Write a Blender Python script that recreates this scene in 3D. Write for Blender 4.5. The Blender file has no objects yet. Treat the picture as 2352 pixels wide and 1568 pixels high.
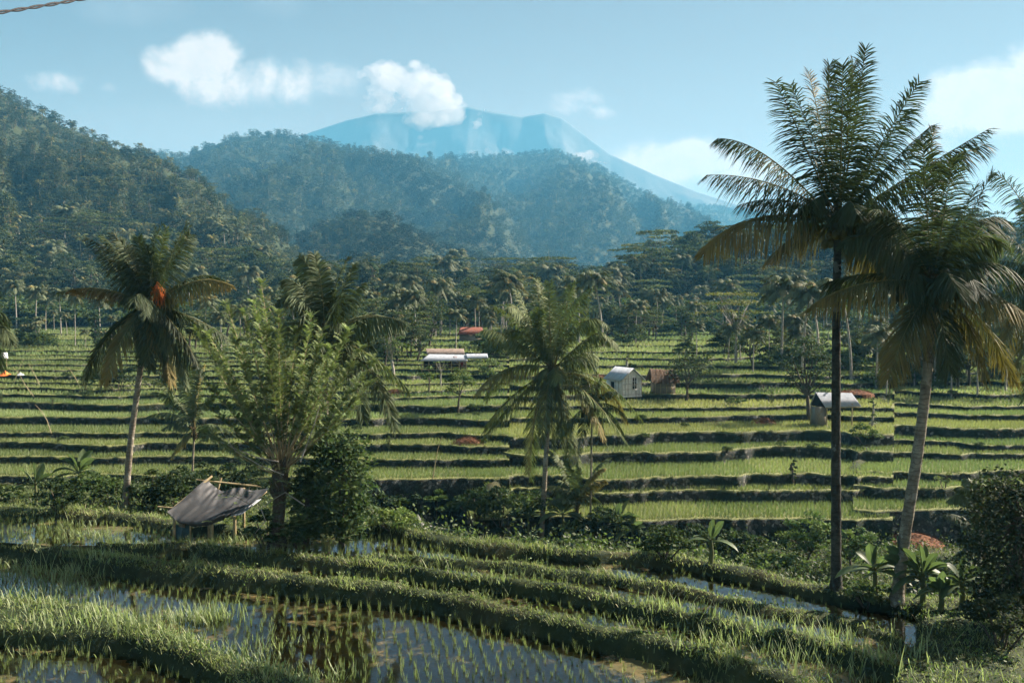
import bpy, math, numpy as np
from mathutils import Vector, Matrix
from mathutils.bvhtree import BVHTree
rng = np.random.default_rng(7)
R = math.radians
sc = bpy.context.scene
COL = sc.collection
# ------------------------------------------------------------------ camera
FP = 2259.0                       # focal length in photo pixels (photo taken as 2352 x 1568)
CX, CY, HY = 1176.0, 784.0, 700.0
PITCH = math.atan((CY-HY)/FP)
cam = bpy.data.cameras.new('camera'); cam.lens = 36.0*FP/2352.0; cam.sensor_width = 36
cam.clip_start = .1; cam.clip_end = 60000
co = bpy.data.objects.new('camera', cam); COL.objects.link(co)
co.rotation_euler = (R(90)-PITCH, 0, 0); sc.camera = co
# ------------------------------------------------------------------ light
SUN_AZ, SUN_EL = R(64), R(36)     # azimuth clockwise from the view direction
SUND = Vector((math.sin(SUN_AZ)*math.cos(SUN_EL), math.cos(SUN_AZ)*math.cos(SUN_EL), math.sin(SUN_EL)))
sl = bpy.data.lights.new('sun', 'SUN'); sl.energy = 5.0; sl.angle = R(.55); sl.color = (1, .95, .86)
so = bpy.data.objects.new('sun', sl); so.rotation_euler = SUND.to_track_quat('Z', 'Y').to_euler(); COL.objects.link(so)
sc.view_settings.view_transform = 'Standard'; sc.view_settings.look = 'None'
sc.view_settings.exposure = 1.95; sc.view_settings.gamma = 1.0
sc.cycles.max_bounces = 6; sc.cycles.diffuse_bounces = 2; sc.cycles.glossy_bounces = 2
sc.cycles.transparent_max_bounces = 40; sc.cycles.transmission_bounces = 3; sc.cycles.volume_bounces = 0
sc.cycles.caustics_reflective = False; sc.cycles.caustics_refractive = False
sc.cycles.use_adaptive_sampling = True; sc.cycles.adaptive_threshold = .02
sc.cycles.use_denoising = True
w = bpy.data.worlds.new('World'); sc.world = w; w.use_nodes = True
NT = w.node_tree; NT.nodes.clear()

class NB:
    """small node helper"""
    def __init__(s, nt): s.t = nt
    def n(s, typ, ins=None, **kw):
        nd = s.t.nodes.new(typ)
        for k, v in kw.items(): setattr(nd, k, v)
        for k, v in (ins or {}).items():
            sock = nd.inputs[k]
            if isinstance(v, bpy.types.NodeSocket): s.t.links.new(v, sock)
            else: sock.default_value = v
        return nd
    def m(s, op, a, b=None, c=None, clamp=False):
        nd = s.n('ShaderNodeMath', operation=op, use_clamp=clamp)
        for i, v in enumerate((a, b, c)):
            if v is None: continue
            if isinstance(v, bpy.types.NodeSocket): s.t.links.new(v, nd.inputs[i])
            else: nd.inputs[i].default_value = v
        return nd.outputs[0]
    def mix(s, f, a, b, blend='MIX'):
        nd = s.n('ShaderNodeMix', data_type='RGBA', blend_type=blend)
        for i, v in ((0, f), (6, a), (7, b)):
            if isinstance(v, bpy.types.NodeSocket): s.t.links.new(v, nd.inputs[i])
            else: nd.inputs[i].default_value = (v if i == 0 else (*v, 1) if len(v) == 3 else v)
        return nd.outputs[2]
    def ramp(s, f, stops, interp='LINEAR'):
        nd = s.n('ShaderNodeValToRGB'); cr = nd.color_ramp; cr.interpolation = interp
        while len(cr.elements) < len(stops): cr.elements.new(.5)
        for e, (p, c) in zip(cr.elements, stops):
            e.position = p; e.color = (*c, 1) if hasattr(c, '__len__') else (c, c, c, 1)
        s.t.links.new(f, nd.inputs[0]); return nd.outputs[0]
    def noise(s, vec, scale, detail=3, rough=.55, dist=0):
        nd = s.n('ShaderNodeTexNoise', {'Scale': scale, 'Detail': detail, 'Roughness': rough, 'Distortion': dist})
        if vec is not None: s.t.links.new(vec, nd.inputs['Vector'])
        return nd.outputs[0]

def build_world():
    b = NB(NT)
    sky = b.n('ShaderNodeTexSky', sky_type='NISHITA', sun_disc=False, sun_elevation=SUN_EL, sun_rotation=SUN_AZ,
              altitude=600, air_density=1.0, dust_density=1.6, ozone_density=1.2)
    d = b.n('ShaderNodeTexCoord').outputs['Generated']
    sp = b.n('ShaderNodeSeparateXYZ', {0: d})
    yy = b.m('MAXIMUM', sp.outputs[1], .02)
    u = b.m('DIVIDE', sp.outputs[0], yy); v = b.m('DIVIDE', sp.outputs[2], yy)
    uv = b.n('ShaderNodeCombineXYZ', {0: u, 1: v, 2: 0.0}).outputs[0]
    n1 = b.noise(uv, 14, 7, .62, .6); n2 = b.noise(uv, 40, 6, .65)
    nn = b.m('ADD', b.m('MULTIPLY', b.m('SUBTRACT', n1, .5), 2.3), b.m('MULTIPLY', b.m('SUBTRACT', n2, .5), 1.0))
    def field(blobs):
        out = None
        for px, py, rx, ry, k in blobs:
            a = b.m('DIVIDE', b.m('SUBTRACT', u, (px-CX)/FP), rx/FP)
            c = b.m('DIVIDE', b.m('SUBTRACT', v, (HY-py)/FP), ry/FP)
            e = b.m('MULTIPLY', b.m('SUBTRACT', 1.0, b.m('ADD', b.m('MULTIPLY', a, a), b.m('MULTIPLY', c, c))), k)
            out = e if out is None else b.m('MAXIMUM', out, e)
        return out
    thick = [(475,145,105,80,1.3),(380,155,65,55,1.0),(550,205,150,72,1.1),(660,190,125,68,1.05),(755,190,95,55,.95),
             (140,196,75,30,.6),(262,208,28,20,.4),(1318,238,72,38,.85),(1372,262,45,20,.6),
             (2290,220,200,100,2.0),(2400,190,160,110,2.0),(2170,262,150,62,1.2),(1560,375,190,66,1.6),(1700,405,140,52,1.3),
             (2330,440,220,70,.8),(2080,330,120,45,.6)]
    thin = [(320,25,150,50,.5),(640,5,90,50,.5),(975,5,30,20,.35),(420,290,330,60,.4),(2250,330,330,120,.8),(1500,400,400,110,.7)]
    f1 = b.m('MULTIPLY', b.m('SUBTRACT', b.m('ADD', field(thick), b.m('MULTIPLY', nn, 1.15)), .15), 1.15, clamp=True)
    f1 = b.m('MULTIPLY', b.m('SMOOTH_MAX', f1, 0.0, .05), .95, clamp=True)
    f2 = b.m('MULTIPLY', b.m('ADD', field(thin), b.m('MULTIPLY', nn, .35)), .5, clamp=True)
    mk = b.m('MAXIMUM', f1, f2, clamp=True)
    # cloud tone: bright tops, blue-grey where thin and low
    tone = b.ramp(b.m('ADD', b.m('MULTIPLY', n2, .5), b.m('MULTIPLY', f1, .6)), [(.25, (2.9, 3.2, 3.5)), (.85, (5.3, 5.1, 4.75))])
    skc = b.mix(1.0, sky.outputs[0], (.19, .30, .33), 'MULTIPLY')
    # light veil that thickens to the horizon (thin high haze)
    hz = b.m('POWER', b.m('SUBTRACT', 1.0, b.m('MULTIPLY', b.m('MAXIMUM', v, 0.0), 1.6), clamp=True), 2.0)
    veil = b.m('ADD', .30, b.m('MULTIPLY', hz, .30))
    veil = b.m('ADD', veil, b.m('MULTIPLY', b.m('MAXIMUM', u, -.5), .22), clamp=True)
    skc = b.mix(veil, skc, (3.4, 2.9, 2.5))
    skc = b.mix(b.m('MULTIPLY', b.m('POWER', b.m('SUBTRACT', 1.0, b.m('MULTIPLY', b.m('MAXIMUM', v, 0.0), 3.2), clamp=True), 1.6), .75), skc, (5.0, 4.7, 4.3))
    fin = b.mix(mk, skc, tone)
    bg = b.n('ShaderNodeBackground', {'Color': fin, 'Strength': .05})
    out = b.n('ShaderNodeOutputWorld', {'Surface': bg.outputs[0]})
build_world()

# ------------------------------------------------------------------ basic maths
def ray(px, py):
    u, v = (px-CX)/FP, (CY-py)/FP
    F = np.array((0, math.cos(PITCH), -math.sin(PITCH))); U = np.array((0, math.sin(PITCH), math.cos(PITCH)))
    return F + np.array((u, 0, 0)) + U*v
def at(px, py, Y):
    r = ray(px, py); return r*(Y/r[1])
def gz(px, py, z):
    r = ray(px, py); return r*(z/r[2])
def hsh(ix, iy, s):
    n = (ix*374761393 + iy*668265263 + s*1274126177) & 0x7fffffff
    n = ((n ^ (n >> 13))*1274126177) & 0x7fffffff
    return ((n ^ (n >> 16)) & 0xffff)/65535.0
def vn(x, y, s=0):
    x = np.asarray(x, float); y = np.asarray(y, float)
    ix = np.floor(x).astype(np.int64); iy = np.floor(y).astype(np.int64)
    fx = x-ix; fy = y-iy; fx = fx*fx*(3-2*fx); fy = fy*fy*(3-2*fy)
    a = hsh(ix, iy, s); b = hsh(ix+1, iy, s); c = hsh(ix, iy+1, s); d = hsh(ix+1, iy+1, s)
    return (a*(1-fx)+b*fx)*(1-fy)+(c*(1-fx)+d*fx)*fy
def fbm(x, y, s=0, o=4):
    t = 0; a = .5; f = 1.0
    for i in range(o): t = t+a*vn(x*f, y*f, s+i*17); a *= .5; f *= 2.03
    return t/(1-.5**o)
def sst(a, b, x):
    t = np.clip((x-a)/(b-a), 0, 1); return t*t*(3-2*t)
def unit(v):
    v = np.asarray(v, float); return v/np.maximum(np.linalg.norm(v, axis=-1, keepdims=True), 1e-9)

# ------------------------------------------------------------------ mesh builder
class MB:
    def __init__(s): s.v = []; s.f3 = []; s.f4 = []; s.c = []; s.n = 0
    def add(s, v, f, c=(1, 1, 1)):
        v = np.asarray(v, float).reshape(-1, 3); f = np.asarray(f, int)+s.n
        (s.f3 if f.shape[1] == 3 else s.f4).append(f)
        c = np.asarray(c, float); c = np.broadcast_to(c, (len(v), 3)) if c.ndim == 1 else c
        s.v.append(v); s.c.append(c); s.n += len(v)
        return s
    def box(s, cx, cy, cz, sx, sy, sz, c=(1, 1, 1), M=None):
        v = np.array([(x, y, z) for z in (-.5, .5) for y in (-.5, .5) for x in (-.5, .5)])*(sx, sy, sz)
        if M is not None: v = v@np.asarray(M).T
        return s.add(v+(cx, cy, cz), [(0, 2, 3, 1), (4, 5, 7, 6), (0, 1, 5, 4), (2, 6, 7, 3), (0, 4, 6, 2), (1, 3, 7, 5)], c)
    def tube(s, P, r, n=8, c=(1, 1, 1), cap=True):
        P = np.asarray(P, float); k = len(P); r = np.broadcast_to(np.asarray(r, float), (k,))
        T = unit(np.gradient(P, axis=0))
        ref = np.array((0, 1, 0.)) if abs(T[0, 1]) < .8 else np.array((1., 0, 0))
        A = unit(np.cross(T, ref)); B = np.cross(T, A)
        th = np.arange(n)*2*math.pi/n
        V = P[:, None]+r[:, None, None]*(np.cos(th)[None, :, None]*A[:, None]+np.sin(th)[None, :, None]*B[:, None])
        i = np.arange(k-1)[:, None]*n; j = np.arange(n)[None]
        F = np.stack([i+j, i+(j+1) % n, i+n+(j+1) % n, i+n+j], -1).reshape(-1, 4)
        cc = np.asarray(c, float)
        if cc.ndim == 2: cc = np.repeat(cc, n, 0)
        s.add(V.reshape(-1, 3), F, cc)
        if cap:
            for q, o in ((0, 0), (k-1, (k-1)*n)):
                ce = np.vstack([P[q], V[q]]); f = [(0, 1+a, 1+(a+1) % n) for a in range(n)]
                s.add(ce, f, cc[0] if cc.ndim == 2 else cc)
        return s
    def blades(s, P, D, L, W, side, droop, ns, c0, c1, wp=None):
        """curved tapering blades / leaflets, all at once"""
        P = np.asarray(P, float); N = len(P); 
        if N == 0: return s
        D = np.broadcast_to(D, (N, 3)); side = np.broadcast_to(side, (N, 3))
        L = np.broadcast_to(L, (N,))[:, None]; W = np.broadcast_to(W, (N,))[:, None]; dr = np.broadcast_to(droop, (N,))[:, None]
        c0 = np.broadcast_to(c0, (N, 3)); c1 = np.broadcast_to(c1, (N, 3))
        vs = []; cs = []
        for i in range(ns):
            t = i/ns; p = P+D*L*t; p = p-np.array((0, 0, 1.))*dr*L*t*t
            ww = W*((1-t**2) if wp is None else wp(t)); c = c0*(1-t)+c1*t
            vs += [p-side*ww, p+side*ww]; cs += [c, c]
        vs.append(P+D*L-np.array((0, 0, 1.))*dr*L); cs.append(c1)
        V = np.stack(vs, 1); C = np.stack(cs, 1); K = V.shape[1]
        o = (np.arange(N)*K)[:, None]; q = []
        for i in range(ns-1): q.append(o+np.array([2*i, 2*i+1, 2*i+3, 2*i+2])[None])
        base = s.n; s.v.append(V.reshape(-1, 3)); s.c.append(C.reshape(-1, 3)); s.n += N*K
        if q: s.f4.append(np.concatenate(q)+base)
        s.f3.append(o+np.array([2*ns-2, 2*ns-1, 2*ns])[None]+base)
        return s
    def cards(s, P, size, c, up=.3, asp=.55):
        """leaf-shaped quads (rhombi) with random facing"""
        P = np.asarray(P, float); N = len(P); size = np.broadcast_to(size, (N,))[:, None]
        nrm = unit(rng.normal(size=(N, 3))+np.array((0, 0, up*2)))
        a = unit(np.cross(nrm, rng.normal(size=(N, 3)))); b = np.cross(nrm, a)
        V = np.stack([P-a*size, P+b*size*asp, P+a*size, P-b*size*asp], 1)
        c = np.broadcast_to(c, (N, 3)); C = np.repeat(c, 4, 0)
        f = (np.arange(N)*4)[:, None]+np.array([0, 1, 2, 3])
        return s.add(V.reshape(-1, 3), f, C)
    def xf(s, M):
        M = np.asarray(M); s.v = [v@M[:3, :3].T+M[:3, 3] for v in s.v]; return s
    def mesh(s, name, mat, smooth=False):
        me = bpy.data.meshes.new(name)
        V = np.concatenate(s.v) if s.v else np.zeros((0, 3)); C = np.concatenate(s.c) if s.c else np.zeros((0, 3))
        F3 = np.concatenate(s.f3) if s.f3 else np.zeros((0, 3), int); F4 = np.concatenate(s.f4) if s.f4 else np.zeros((0, 4), int)
        me.vertices.add(len(V)); me.vertices.foreach_set('co', V.astype(np.float32).ravel())
        nl = F3.size+F4.size; me.loops.add(nl)
        me.loops.foreach_set('vertex_index', np.concatenate([F3.ravel(), F4.ravel()]).astype(np.int32))
        me.polygons.add(len(F3)+len(F4))
        st = np.concatenate([np.arange(len(F3))*3, F3.size+np.arange(len(F4))*4]).astype(np.int32)
        me.polygons.foreach_set('loop_start', st)
        me.update(calc_edges=True); me.validate()
        at_ = me.color_attributes.new('col', 'FLOAT_COLOR', 'POINT')
        at_.data.foreach_set('color', np.concatenate([C, np.ones((len(C), 1))], 1).astype(np.float32).ravel())
        if smooth: me.polygons.foreach_set('use_smooth', np.ones(len(me.polygons), bool))
        me.materials.append(mat); return me
    def obj(s, name, mat, parent=None, smooth=False, loc=(0, 0, 0)):
        o = bpy.data.objects.new(name, s.mesh(name, mat, smooth)); COL.objects.link(o)
        if parent is not None: o.parent = parent
        o.location = loc; return o

def tag(o, label=None, cat=None, group=None, kind=None):
    if label: o['label'] = label
    if cat: o['category'] = cat
    if group: o['group'] = group
    if kind: o['kind'] = kind
    return o
def thing(name, label, cat, loc=(0, 0, 0), rz=0, group=None):
    o = bpy.data.objects.new(name, None); COL.objects.link(o); o.empty_display_size = .2
    o.location = loc; o.rotation_euler = (0, 0, rz); return tag(o, label, cat, group)
def dup(root, loc, rz=0, s=1.0, label=None, group=None):
    r = root.copy(); COL.objects.link(r); r.location = loc; r.rotation_euler = (0, 0, rz)
    r.scale = (s, s, s) if not hasattr(s, '__len__') else s
    for ch in root.children:
        c = ch.copy(); COL.objects.link(c); c.parent = r
    if label: r['label'] = label
    if group: r['group'] = group
    return r

# ------------------------------------------------------------------ materials
def mat(name, fn):
    m = bpy.data.materials.new(name); m.use_nodes = True; nt = m.node_tree; nt.nodes.clear()
    b = NB(nt); sh = fn(b); b.n('ShaderNodeOutputMaterial', {'Surface': sh}); return m
def PR(b, col, rough=.7, spec=.3, bump=None, metal=0., bs=.4):
    ins = {'Roughness': rough, 'Specular IOR Level': spec, 'Metallic': metal}
    nd = b.n('ShaderNodeBsdfPrincipled', ins)
    if isinstance(col, bpy.types.NodeSocket): b.t.links.new(col, nd.inputs['Base Color'])
    else: nd.inputs['Base Color'].default_value = (*col, 1)
    if bump is not None:
        bn = b.n('ShaderNodeBump', {'Height': bump, 'Strength': bs, 'Distance': .05}); b.t.links.new(bn.outputs[0], nd.inputs['Normal'])
    return nd.outputs[0]
def gpos(b): return b.n('ShaderNodeNewGeometry').outputs['Position']
def opos(b): return b.n('ShaderNodeTexCoord').outputs['Object']
def leafy(name, trans=.3, rough=.5, spec=.35, var=.35, scale=1.2, inst=False):
    def fn(b):
        c = b.n('ShaderNodeVertexColor', layer_name='col').outputs[0]
        n = b.noise(gpos(b) if not inst else opos(b), scale, 3)
        c = b.mix(1.0, c, b.ramp(n, [(.25, 1-var), (.75, 1+var)]), 'MULTIPLY')
        if inst:
            r = b.n('ShaderNodeObjectInfo').outputs['Random']
            c = b.mix(1.0, c, b.ramp(r, [(0, (.55, .62, .6)), (.35, (.85, .9, .8)), (.7, (1.1, 1.1, .9)), (1, (1.6, 1.45, 1.0))]), 'MULTIPLY')
        p = PR(b, c, rough, spec)
        t = b.n('ShaderNodeBsdfTranslucent'); b.t.links.new(b.mix(1.0, c, (1.1, 1.25, .7), 'MULTIPLY'), t.inputs[0])
        return b.n('ShaderNodeMixShader', {0: trans, 1: p, 2: t.outputs[0]}).outputs[0]
    return mat(name, fn)
M = {}
M['grass'] = leafy('grass', .42, .6, .25, .3, .6)
M['rice'] = leafy('rice', .35, .6, .2, .22, .15)
M['palm'] = leafy('palm_leaf', .2, .62, .12, .25, 1.5)
M['leaf'] = leafy('leaf', .3, .75, .1, .3, 1.3)
M['banana'] = leafy('banana_leaf', .38, .5, .25, .3, 3)
M['forest'] = leafy('forest_leaf', .15, .85, .08, .4, .25, True)
def tint(name, sc_, lo, hi, rough=.8, spec=.2, bs=.5, stretch=None, metal=0., obj=False):
    def fn(b):
        v = opos(b) if obj else gpos(b)
        if stretch: v = b.n('ShaderNodeMapping', {0: v, 3: stretch}).outputs[0]
        n = b.noise(v, sc_, 6, .65)
        return PR(b, b.ramp(n, [(.3, lo), (.7, hi)]), rough, spec, n, metal, bs)
    return mat(name, fn)
M['bark'] = tint('bark', 14, (.035, .028, .02), (.12, .1, .075), .9)
M['palebark'] = tint('pale_bark', 9, (.16, .14, .12), (.42, .39, .34), .85)
def trunkfn(dark):
    def fn(b):
        v = opos(b); sp = b.n('ShaderNodeSeparateXYZ', {0: v})
        n = b.noise(v, 5, 5, .6); n2 = b.noise(v, 2.2, 3)
        ring = b.m('FRACT', b.m('ADD', b.m('MULTIPLY', sp.outputs[2], 9.0), b.m('MULTIPLY', n, 2.4)))
        h = b.m('ADD', b.m('MULTIPLY', ring, .5), n)
        base = b.ramp(n, [(.3, (.10, .085, .065) if not dark else (.015, .016, .013)), (.72, (.36, .32, .24) if not dark else (.10, .095, .075))])
        base = b.mix(b.m('MULTIPLY', b.m('GREATER_THAN', ring, .8), .55), base, (.07, .055, .04) if not dark else (.02, .018, .015))
        lich = b.m('GREATER_THAN', n2, .6 if not dark else .63)
        base = b.mix(b.m('MULTIPLY', lich, .5), base, (.38, .38, .33) if not dark else (.26, .27, .24))
        return PR(b, base, .85, .2, h, 0, .6)
    return fn
M['trunk'] = mat('palm_trunk', trunkfn(False)); M['dtrunk'] = mat('dark_palm_trunk', trunkfn(True))
def soilfn(b):
    g = b.n('ShaderNodeNewGeometry'); p = g.outputs['Position']
    n = b.noise(p, 1.4, 6, .65); n2 = b.noise(p, .35, 4)
    c = b.ramp(n, [(.3, (.010, .016, .007)), (.55, (.025, .036, .013)), (.8, (.06, .07, .026))])
    c = b.mix(b.m('MULTIPLY', b.m('SUBTRACT', n2, .5), 3.0, clamp=True), c, (.075, .065, .03))
    return PR(b, c, .9, .15, b.noise(p, 9, 5, .7), 0, .8)
M['soil'] = mat('grassy_soil', soilfn)
def mudfn(b):
    p = gpos(b); n = b.noise(p, .5, 5, .6, .4); n2 = b.noise(p, 4, 5, .7)
    c = b.ramp(n, [(.33, (.05, .052, .018)), (.5, (.12, .095, .032)), (.62, (.2, .125, .045)), (.75, (.3, .13, .06))])
    c = b.mix(1.0, c, b.ramp(n2, [(.3, .55), (.7, 1.25)]), 'MULTIPLY')
    return PR(b, c, .55, .4, n2, 0, .5)
M['mud'] = mat('paddy_mud', mudfn)
def waterfn(b):
    p = gpos(b)
    s = b.noise(p, .55, 5, .62, .6); s2 = b.noise(p, 3.5, 4, .7)
    scum = b.m('MULTIPLY', b.m('SUBTRACT', b.m('ADD', s, b.m('MULTIPLY', s2, .3)), .765), 10.0, clamp=True)
    spx = b.n('ShaderNodeSeparateXYZ', {0: p}); ex = b.m('MULTIPLY', b.m('MULTIPLY', b.m('SUBTRACT', spx.outputs[0], .6), .5, clamp=True), b.m('MULTIPLY', b.m('SUBTRACT', 23.5, spx.outputs[1]), .5, clamp=True))
    scum = b.m('MULTIPLY', b.m('SUBTRACT', b.m('ADD', b.m('ADD', s, b.m('MULTIPLY', s2, .3)), b.m('MULTIPLY', ex, .17)), b.m('SUBTRACT', .755, b.m('MULTIPLY', b.m('SUBTRACT', b.m('MULTIPLY', spx.outputs[0], -.25), 1.1, clamp=True), .085))), 9.0, clamp=True)
    bump = b.n('ShaderNodeBump', {'Height': b.noise(p, 12, 2), 'Strength': .03, 'Distance': .02}).outputs[0]
    gl = b.n('ShaderNodeBsdfGlossy', {'Color': (.86, .9, .94, 1), 'Roughness': .015, 'Normal': bump}).outputs[0]
    tr = b.n('ShaderNodeBsdfTransparent', {'Color': (.8, .7, .45, 1)}).outputs[0]
    fr = b.n('ShaderNodeFresnel', {'IOR': 1.42, 'Normal': bump}).outputs[0]
    wt = b.n('ShaderNodeMixShader', {0: fr, 1: tr, 2: gl}).outputs[0]
    al = PR(b, b.ramp(s2, [(.3, (.05, .055, .02)), (.55, (.11, .095, .035)), (.75, (.20, .12, .05))]), .45, .5, s2, 0, .4)
    return b.n('ShaderNodeMixShader', {0: b.m('MULTIPLY', scum, .82), 1: wt, 2: al}).outputs[0]
M['water'] = mat('paddy_water', waterfn)
def terrfn(b):
    """terrace walls: dry stones under trailing grass; fields: wet mud under rice"""
    g = b.n('ShaderNodeNewGeometry'); p = g.outputs['Position']; nz = b.n('ShaderNodeSeparateXYZ', {0: g.outputs['Normal']}).outputs[2]
    vo = b.n('ShaderNodeTexVoronoi', {'Vector': p, 'Scale': 5.2, 'Randomness': 1.0}, feature='F1')
    ve = b.n('ShaderNodeTexVoronoi', {'Vector': p, 'Scale': 5.2}, feature='DISTANCE_TO_EDGE').outputs[0]
    gap = b.m('MULTIPLY', ve, 9.0, clamp=True)
    st = b.mix(gap, (.012, .014, .010), b.ramp(b.n('ShaderNodeSeparateColor', {0: vo.outputs['Color']}).outputs[0], [(0, (.015, .018, .015)), (.75, (.045, .048, .04)), (1, (.20, .195, .17))]))
    mo = b.noise(p, .5, 5, .65)
    st = b.mix(b.m('MULTIPLY', b.m('SUBTRACT', mo, .43), 9.0, clamp=True), st, (.010, .018, .007))
    n = b.noise(p, .6, 4)
    fld = b.ramp(n, [(.3, (.10, .115, .04)), (.7, (.17, .18, .065))])
    c = b.mix(b.m('MULTIPLY', b.m('SUBTRACT', nz, .55), 4.0, clamp=True), st, fld)
    return PR(b, c, .85, .2, b.m('MULTIPLY', gap, .6), 0, .5)
M['terr'] = mat('terrace_ground', terrfn)
M['hill'] = tint('forest_floor', .05, (.012, .02, .010), (.04, .05, .02), .95, .1)
def volcfn(b):
    p = gpos(b); v = b.n('ShaderNodeMapping', {0: p, 3: (1, .3, .25)}).outputs[0]
    n = b.noise(v, .012, 7, .7)
    return PR(b, b.ramp(n, [(.35, (.07, .08, .085)), (.6, (.095, .105, .11)), (.75, (.13, .135, .135))]), .95, .1)
M['volc'] = mat('volcano_rock', volcfn)
M['tin'] = tint('tin_roof', 3, (.20, .225, .25), (.36, .39, .42), .5, .5, .15)
M['rust'] = tint('rusty_tin', 4, (.10, .075, .06), (.25, .20, .165), .8, .2, .2)
M['redtile'] = tint('red_tile', 6, (.11, .04, .025), (.20, .075, .048), .8, .2, .4)
M['bluetin'] = tint('blue_tin', 3, (.12, .26, .36), (.2, .38, .48), .5, .4, .1)
M['plank'] = tint('white_plank', 5, (.36, .37, .36), (.75, .74, .70), .85, .2, .5, (3, 3, .4), obj=True)
M['bamboo'] = tint('bamboo', 6, (.20, .15, .07), (.42, .34, .19), .55, .4, .2)
M['weave'] = tint('woven_wall', 12, (.10, .09, .07), (.30, .27, .21), .9, .15, .6, (6, 6, .5), obj=True)
M['thatch'] = tint('thatch', 10, (.035, .028, .02), (.15, .10, .065), .95, .1, .9, (3, 3, .6))
M['tarp'] = tint('grey_tarpaulin', 2.5, (.028, .031, .034), (.062, .062, .06), .6, .35, .3)
M['tealcloth'] = tint('teal_cloth', 3, (.03, .07, .085), (.07, .12, .13), .8, .2, .2)
M['orange'] = tint('orange_tarp', 3, (.75, .16, .03), (.9, .26, .05), .6, .3, .1)
M['white'] = tint('white_sheet', 3, (.6, .62, .64), (.75, .77, .8), .6, .3, .1)
M['redcloth'] = tint('red_cloth', 3, (.6, .03, .015), (.75, .06, .03), .7, .2, .1)
M['stone'] = tint('grey_stone', 9, (.05, .055, .05), (.24, .24, .22), .9, .2, .7)
M['paintedshade'] = tint('painted_interior_shade', 3, (.008, .008, .008), (.015, .015, .014), .9, .1)  # near-black colour standing in for the shade of unlit interiors
M['redsoil'] = tint('red_straw_heap', 5, (.05, .028, .017), (.21, .10, .055), .95, .1, .9)
M['nut'] = tint('coconut_husk', 6, (.06, .07, .02), (.24, .2, .07), .5, .4, .2)
M['cable'] = tint('cable', 3, (.01, .012, .014), (.02, .02, .022), .6, .3)
# ================================================================== TERRAIN
def curve(pts, z):
    w_ = np.array([gz(px, py, z)[:2] for px, py in pts]); o = np.argsort(w_[:, 0]); return w_[o]
LV = [-7.75, -8.0, -7.72, -7.53, -7.53]            # water levels, near to far
BK = [ # points of the bank's crest (photo px), crest height, half width, first px
 ([(-500,1375),(-100,1388),(0,1395),(200,1418),(400,1466),(560,1528),(700,1600),(900,1720),(1300,1950)], -7.34, .42),
 ([(-400,1215),(0,1242),(200,1268),(400,1298),(784,1330),(985,1352),(1118,1382),(1285,1414),(1452,1449),(1568,1477),(1736,1522),(1900,1572),(2200,1680)], -7.56, .32),
 ([(-400,1205),(100,1243),(200,1243),(433,1247),(567,1263),(784,1284),(968,1303),(1118,1321),(1285,1345),(1568,1402),(1770,1440),(1970,1492),(2070,1532),(2200,1600),(2400,1700)], -7.4, .25),
 ([(-400,1202),(200,1240),(700,1262),(900,1275),(1118,1288),(1252,1301),(1418,1327),(1568,1348),(1669,1366),(1803,1396),(1903,1411),(2003,1438),(2103,1482),(2170,1525),(2400,1640)], -7.36, .22),
 ([(-400,1145),(0,1164),(267,1177),(400,1195),(560,1213),(700,1220),(800,1205),(880,1204),(985,1226),(1118,1246),(1285,1258),(1450,1270),(1569,1280),(1702,1302),(1836,1334),(1970,1356),(2103,1380),(2236,1394),(2320,1430),(2450,1470),(2700,1520)], -7.26, .36)]
BC = [curve(p, z) for p, z, h in BK]
SIDE = np.array([gz(px, py, -7.2)[:2] for px, py in [(2236,1402),(2232,1460),(2222,1510),(2205,1568),(2190,1650)]])
def seg_dist(x, y, P):
    d = np.full(np.shape(x), 1e9)
    for a, b in zip(P[:-1], P[1:]):
        ab = b-a; t = np.clip(((x-a[0])*ab[0]+(y-a[1])*ab[1])/(ab@ab), 0, 1)
        d = np.minimum(d, np.hypot(x-a[0]-t*ab[0], y-a[1]-t*ab[1]))
    return d
def ycv(k, x): return np.interp(x, BC[k][:, 0], BC[k][:, 1])+.22*(vn(x*.9, x*0+k*5, 3)-.5)
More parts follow.
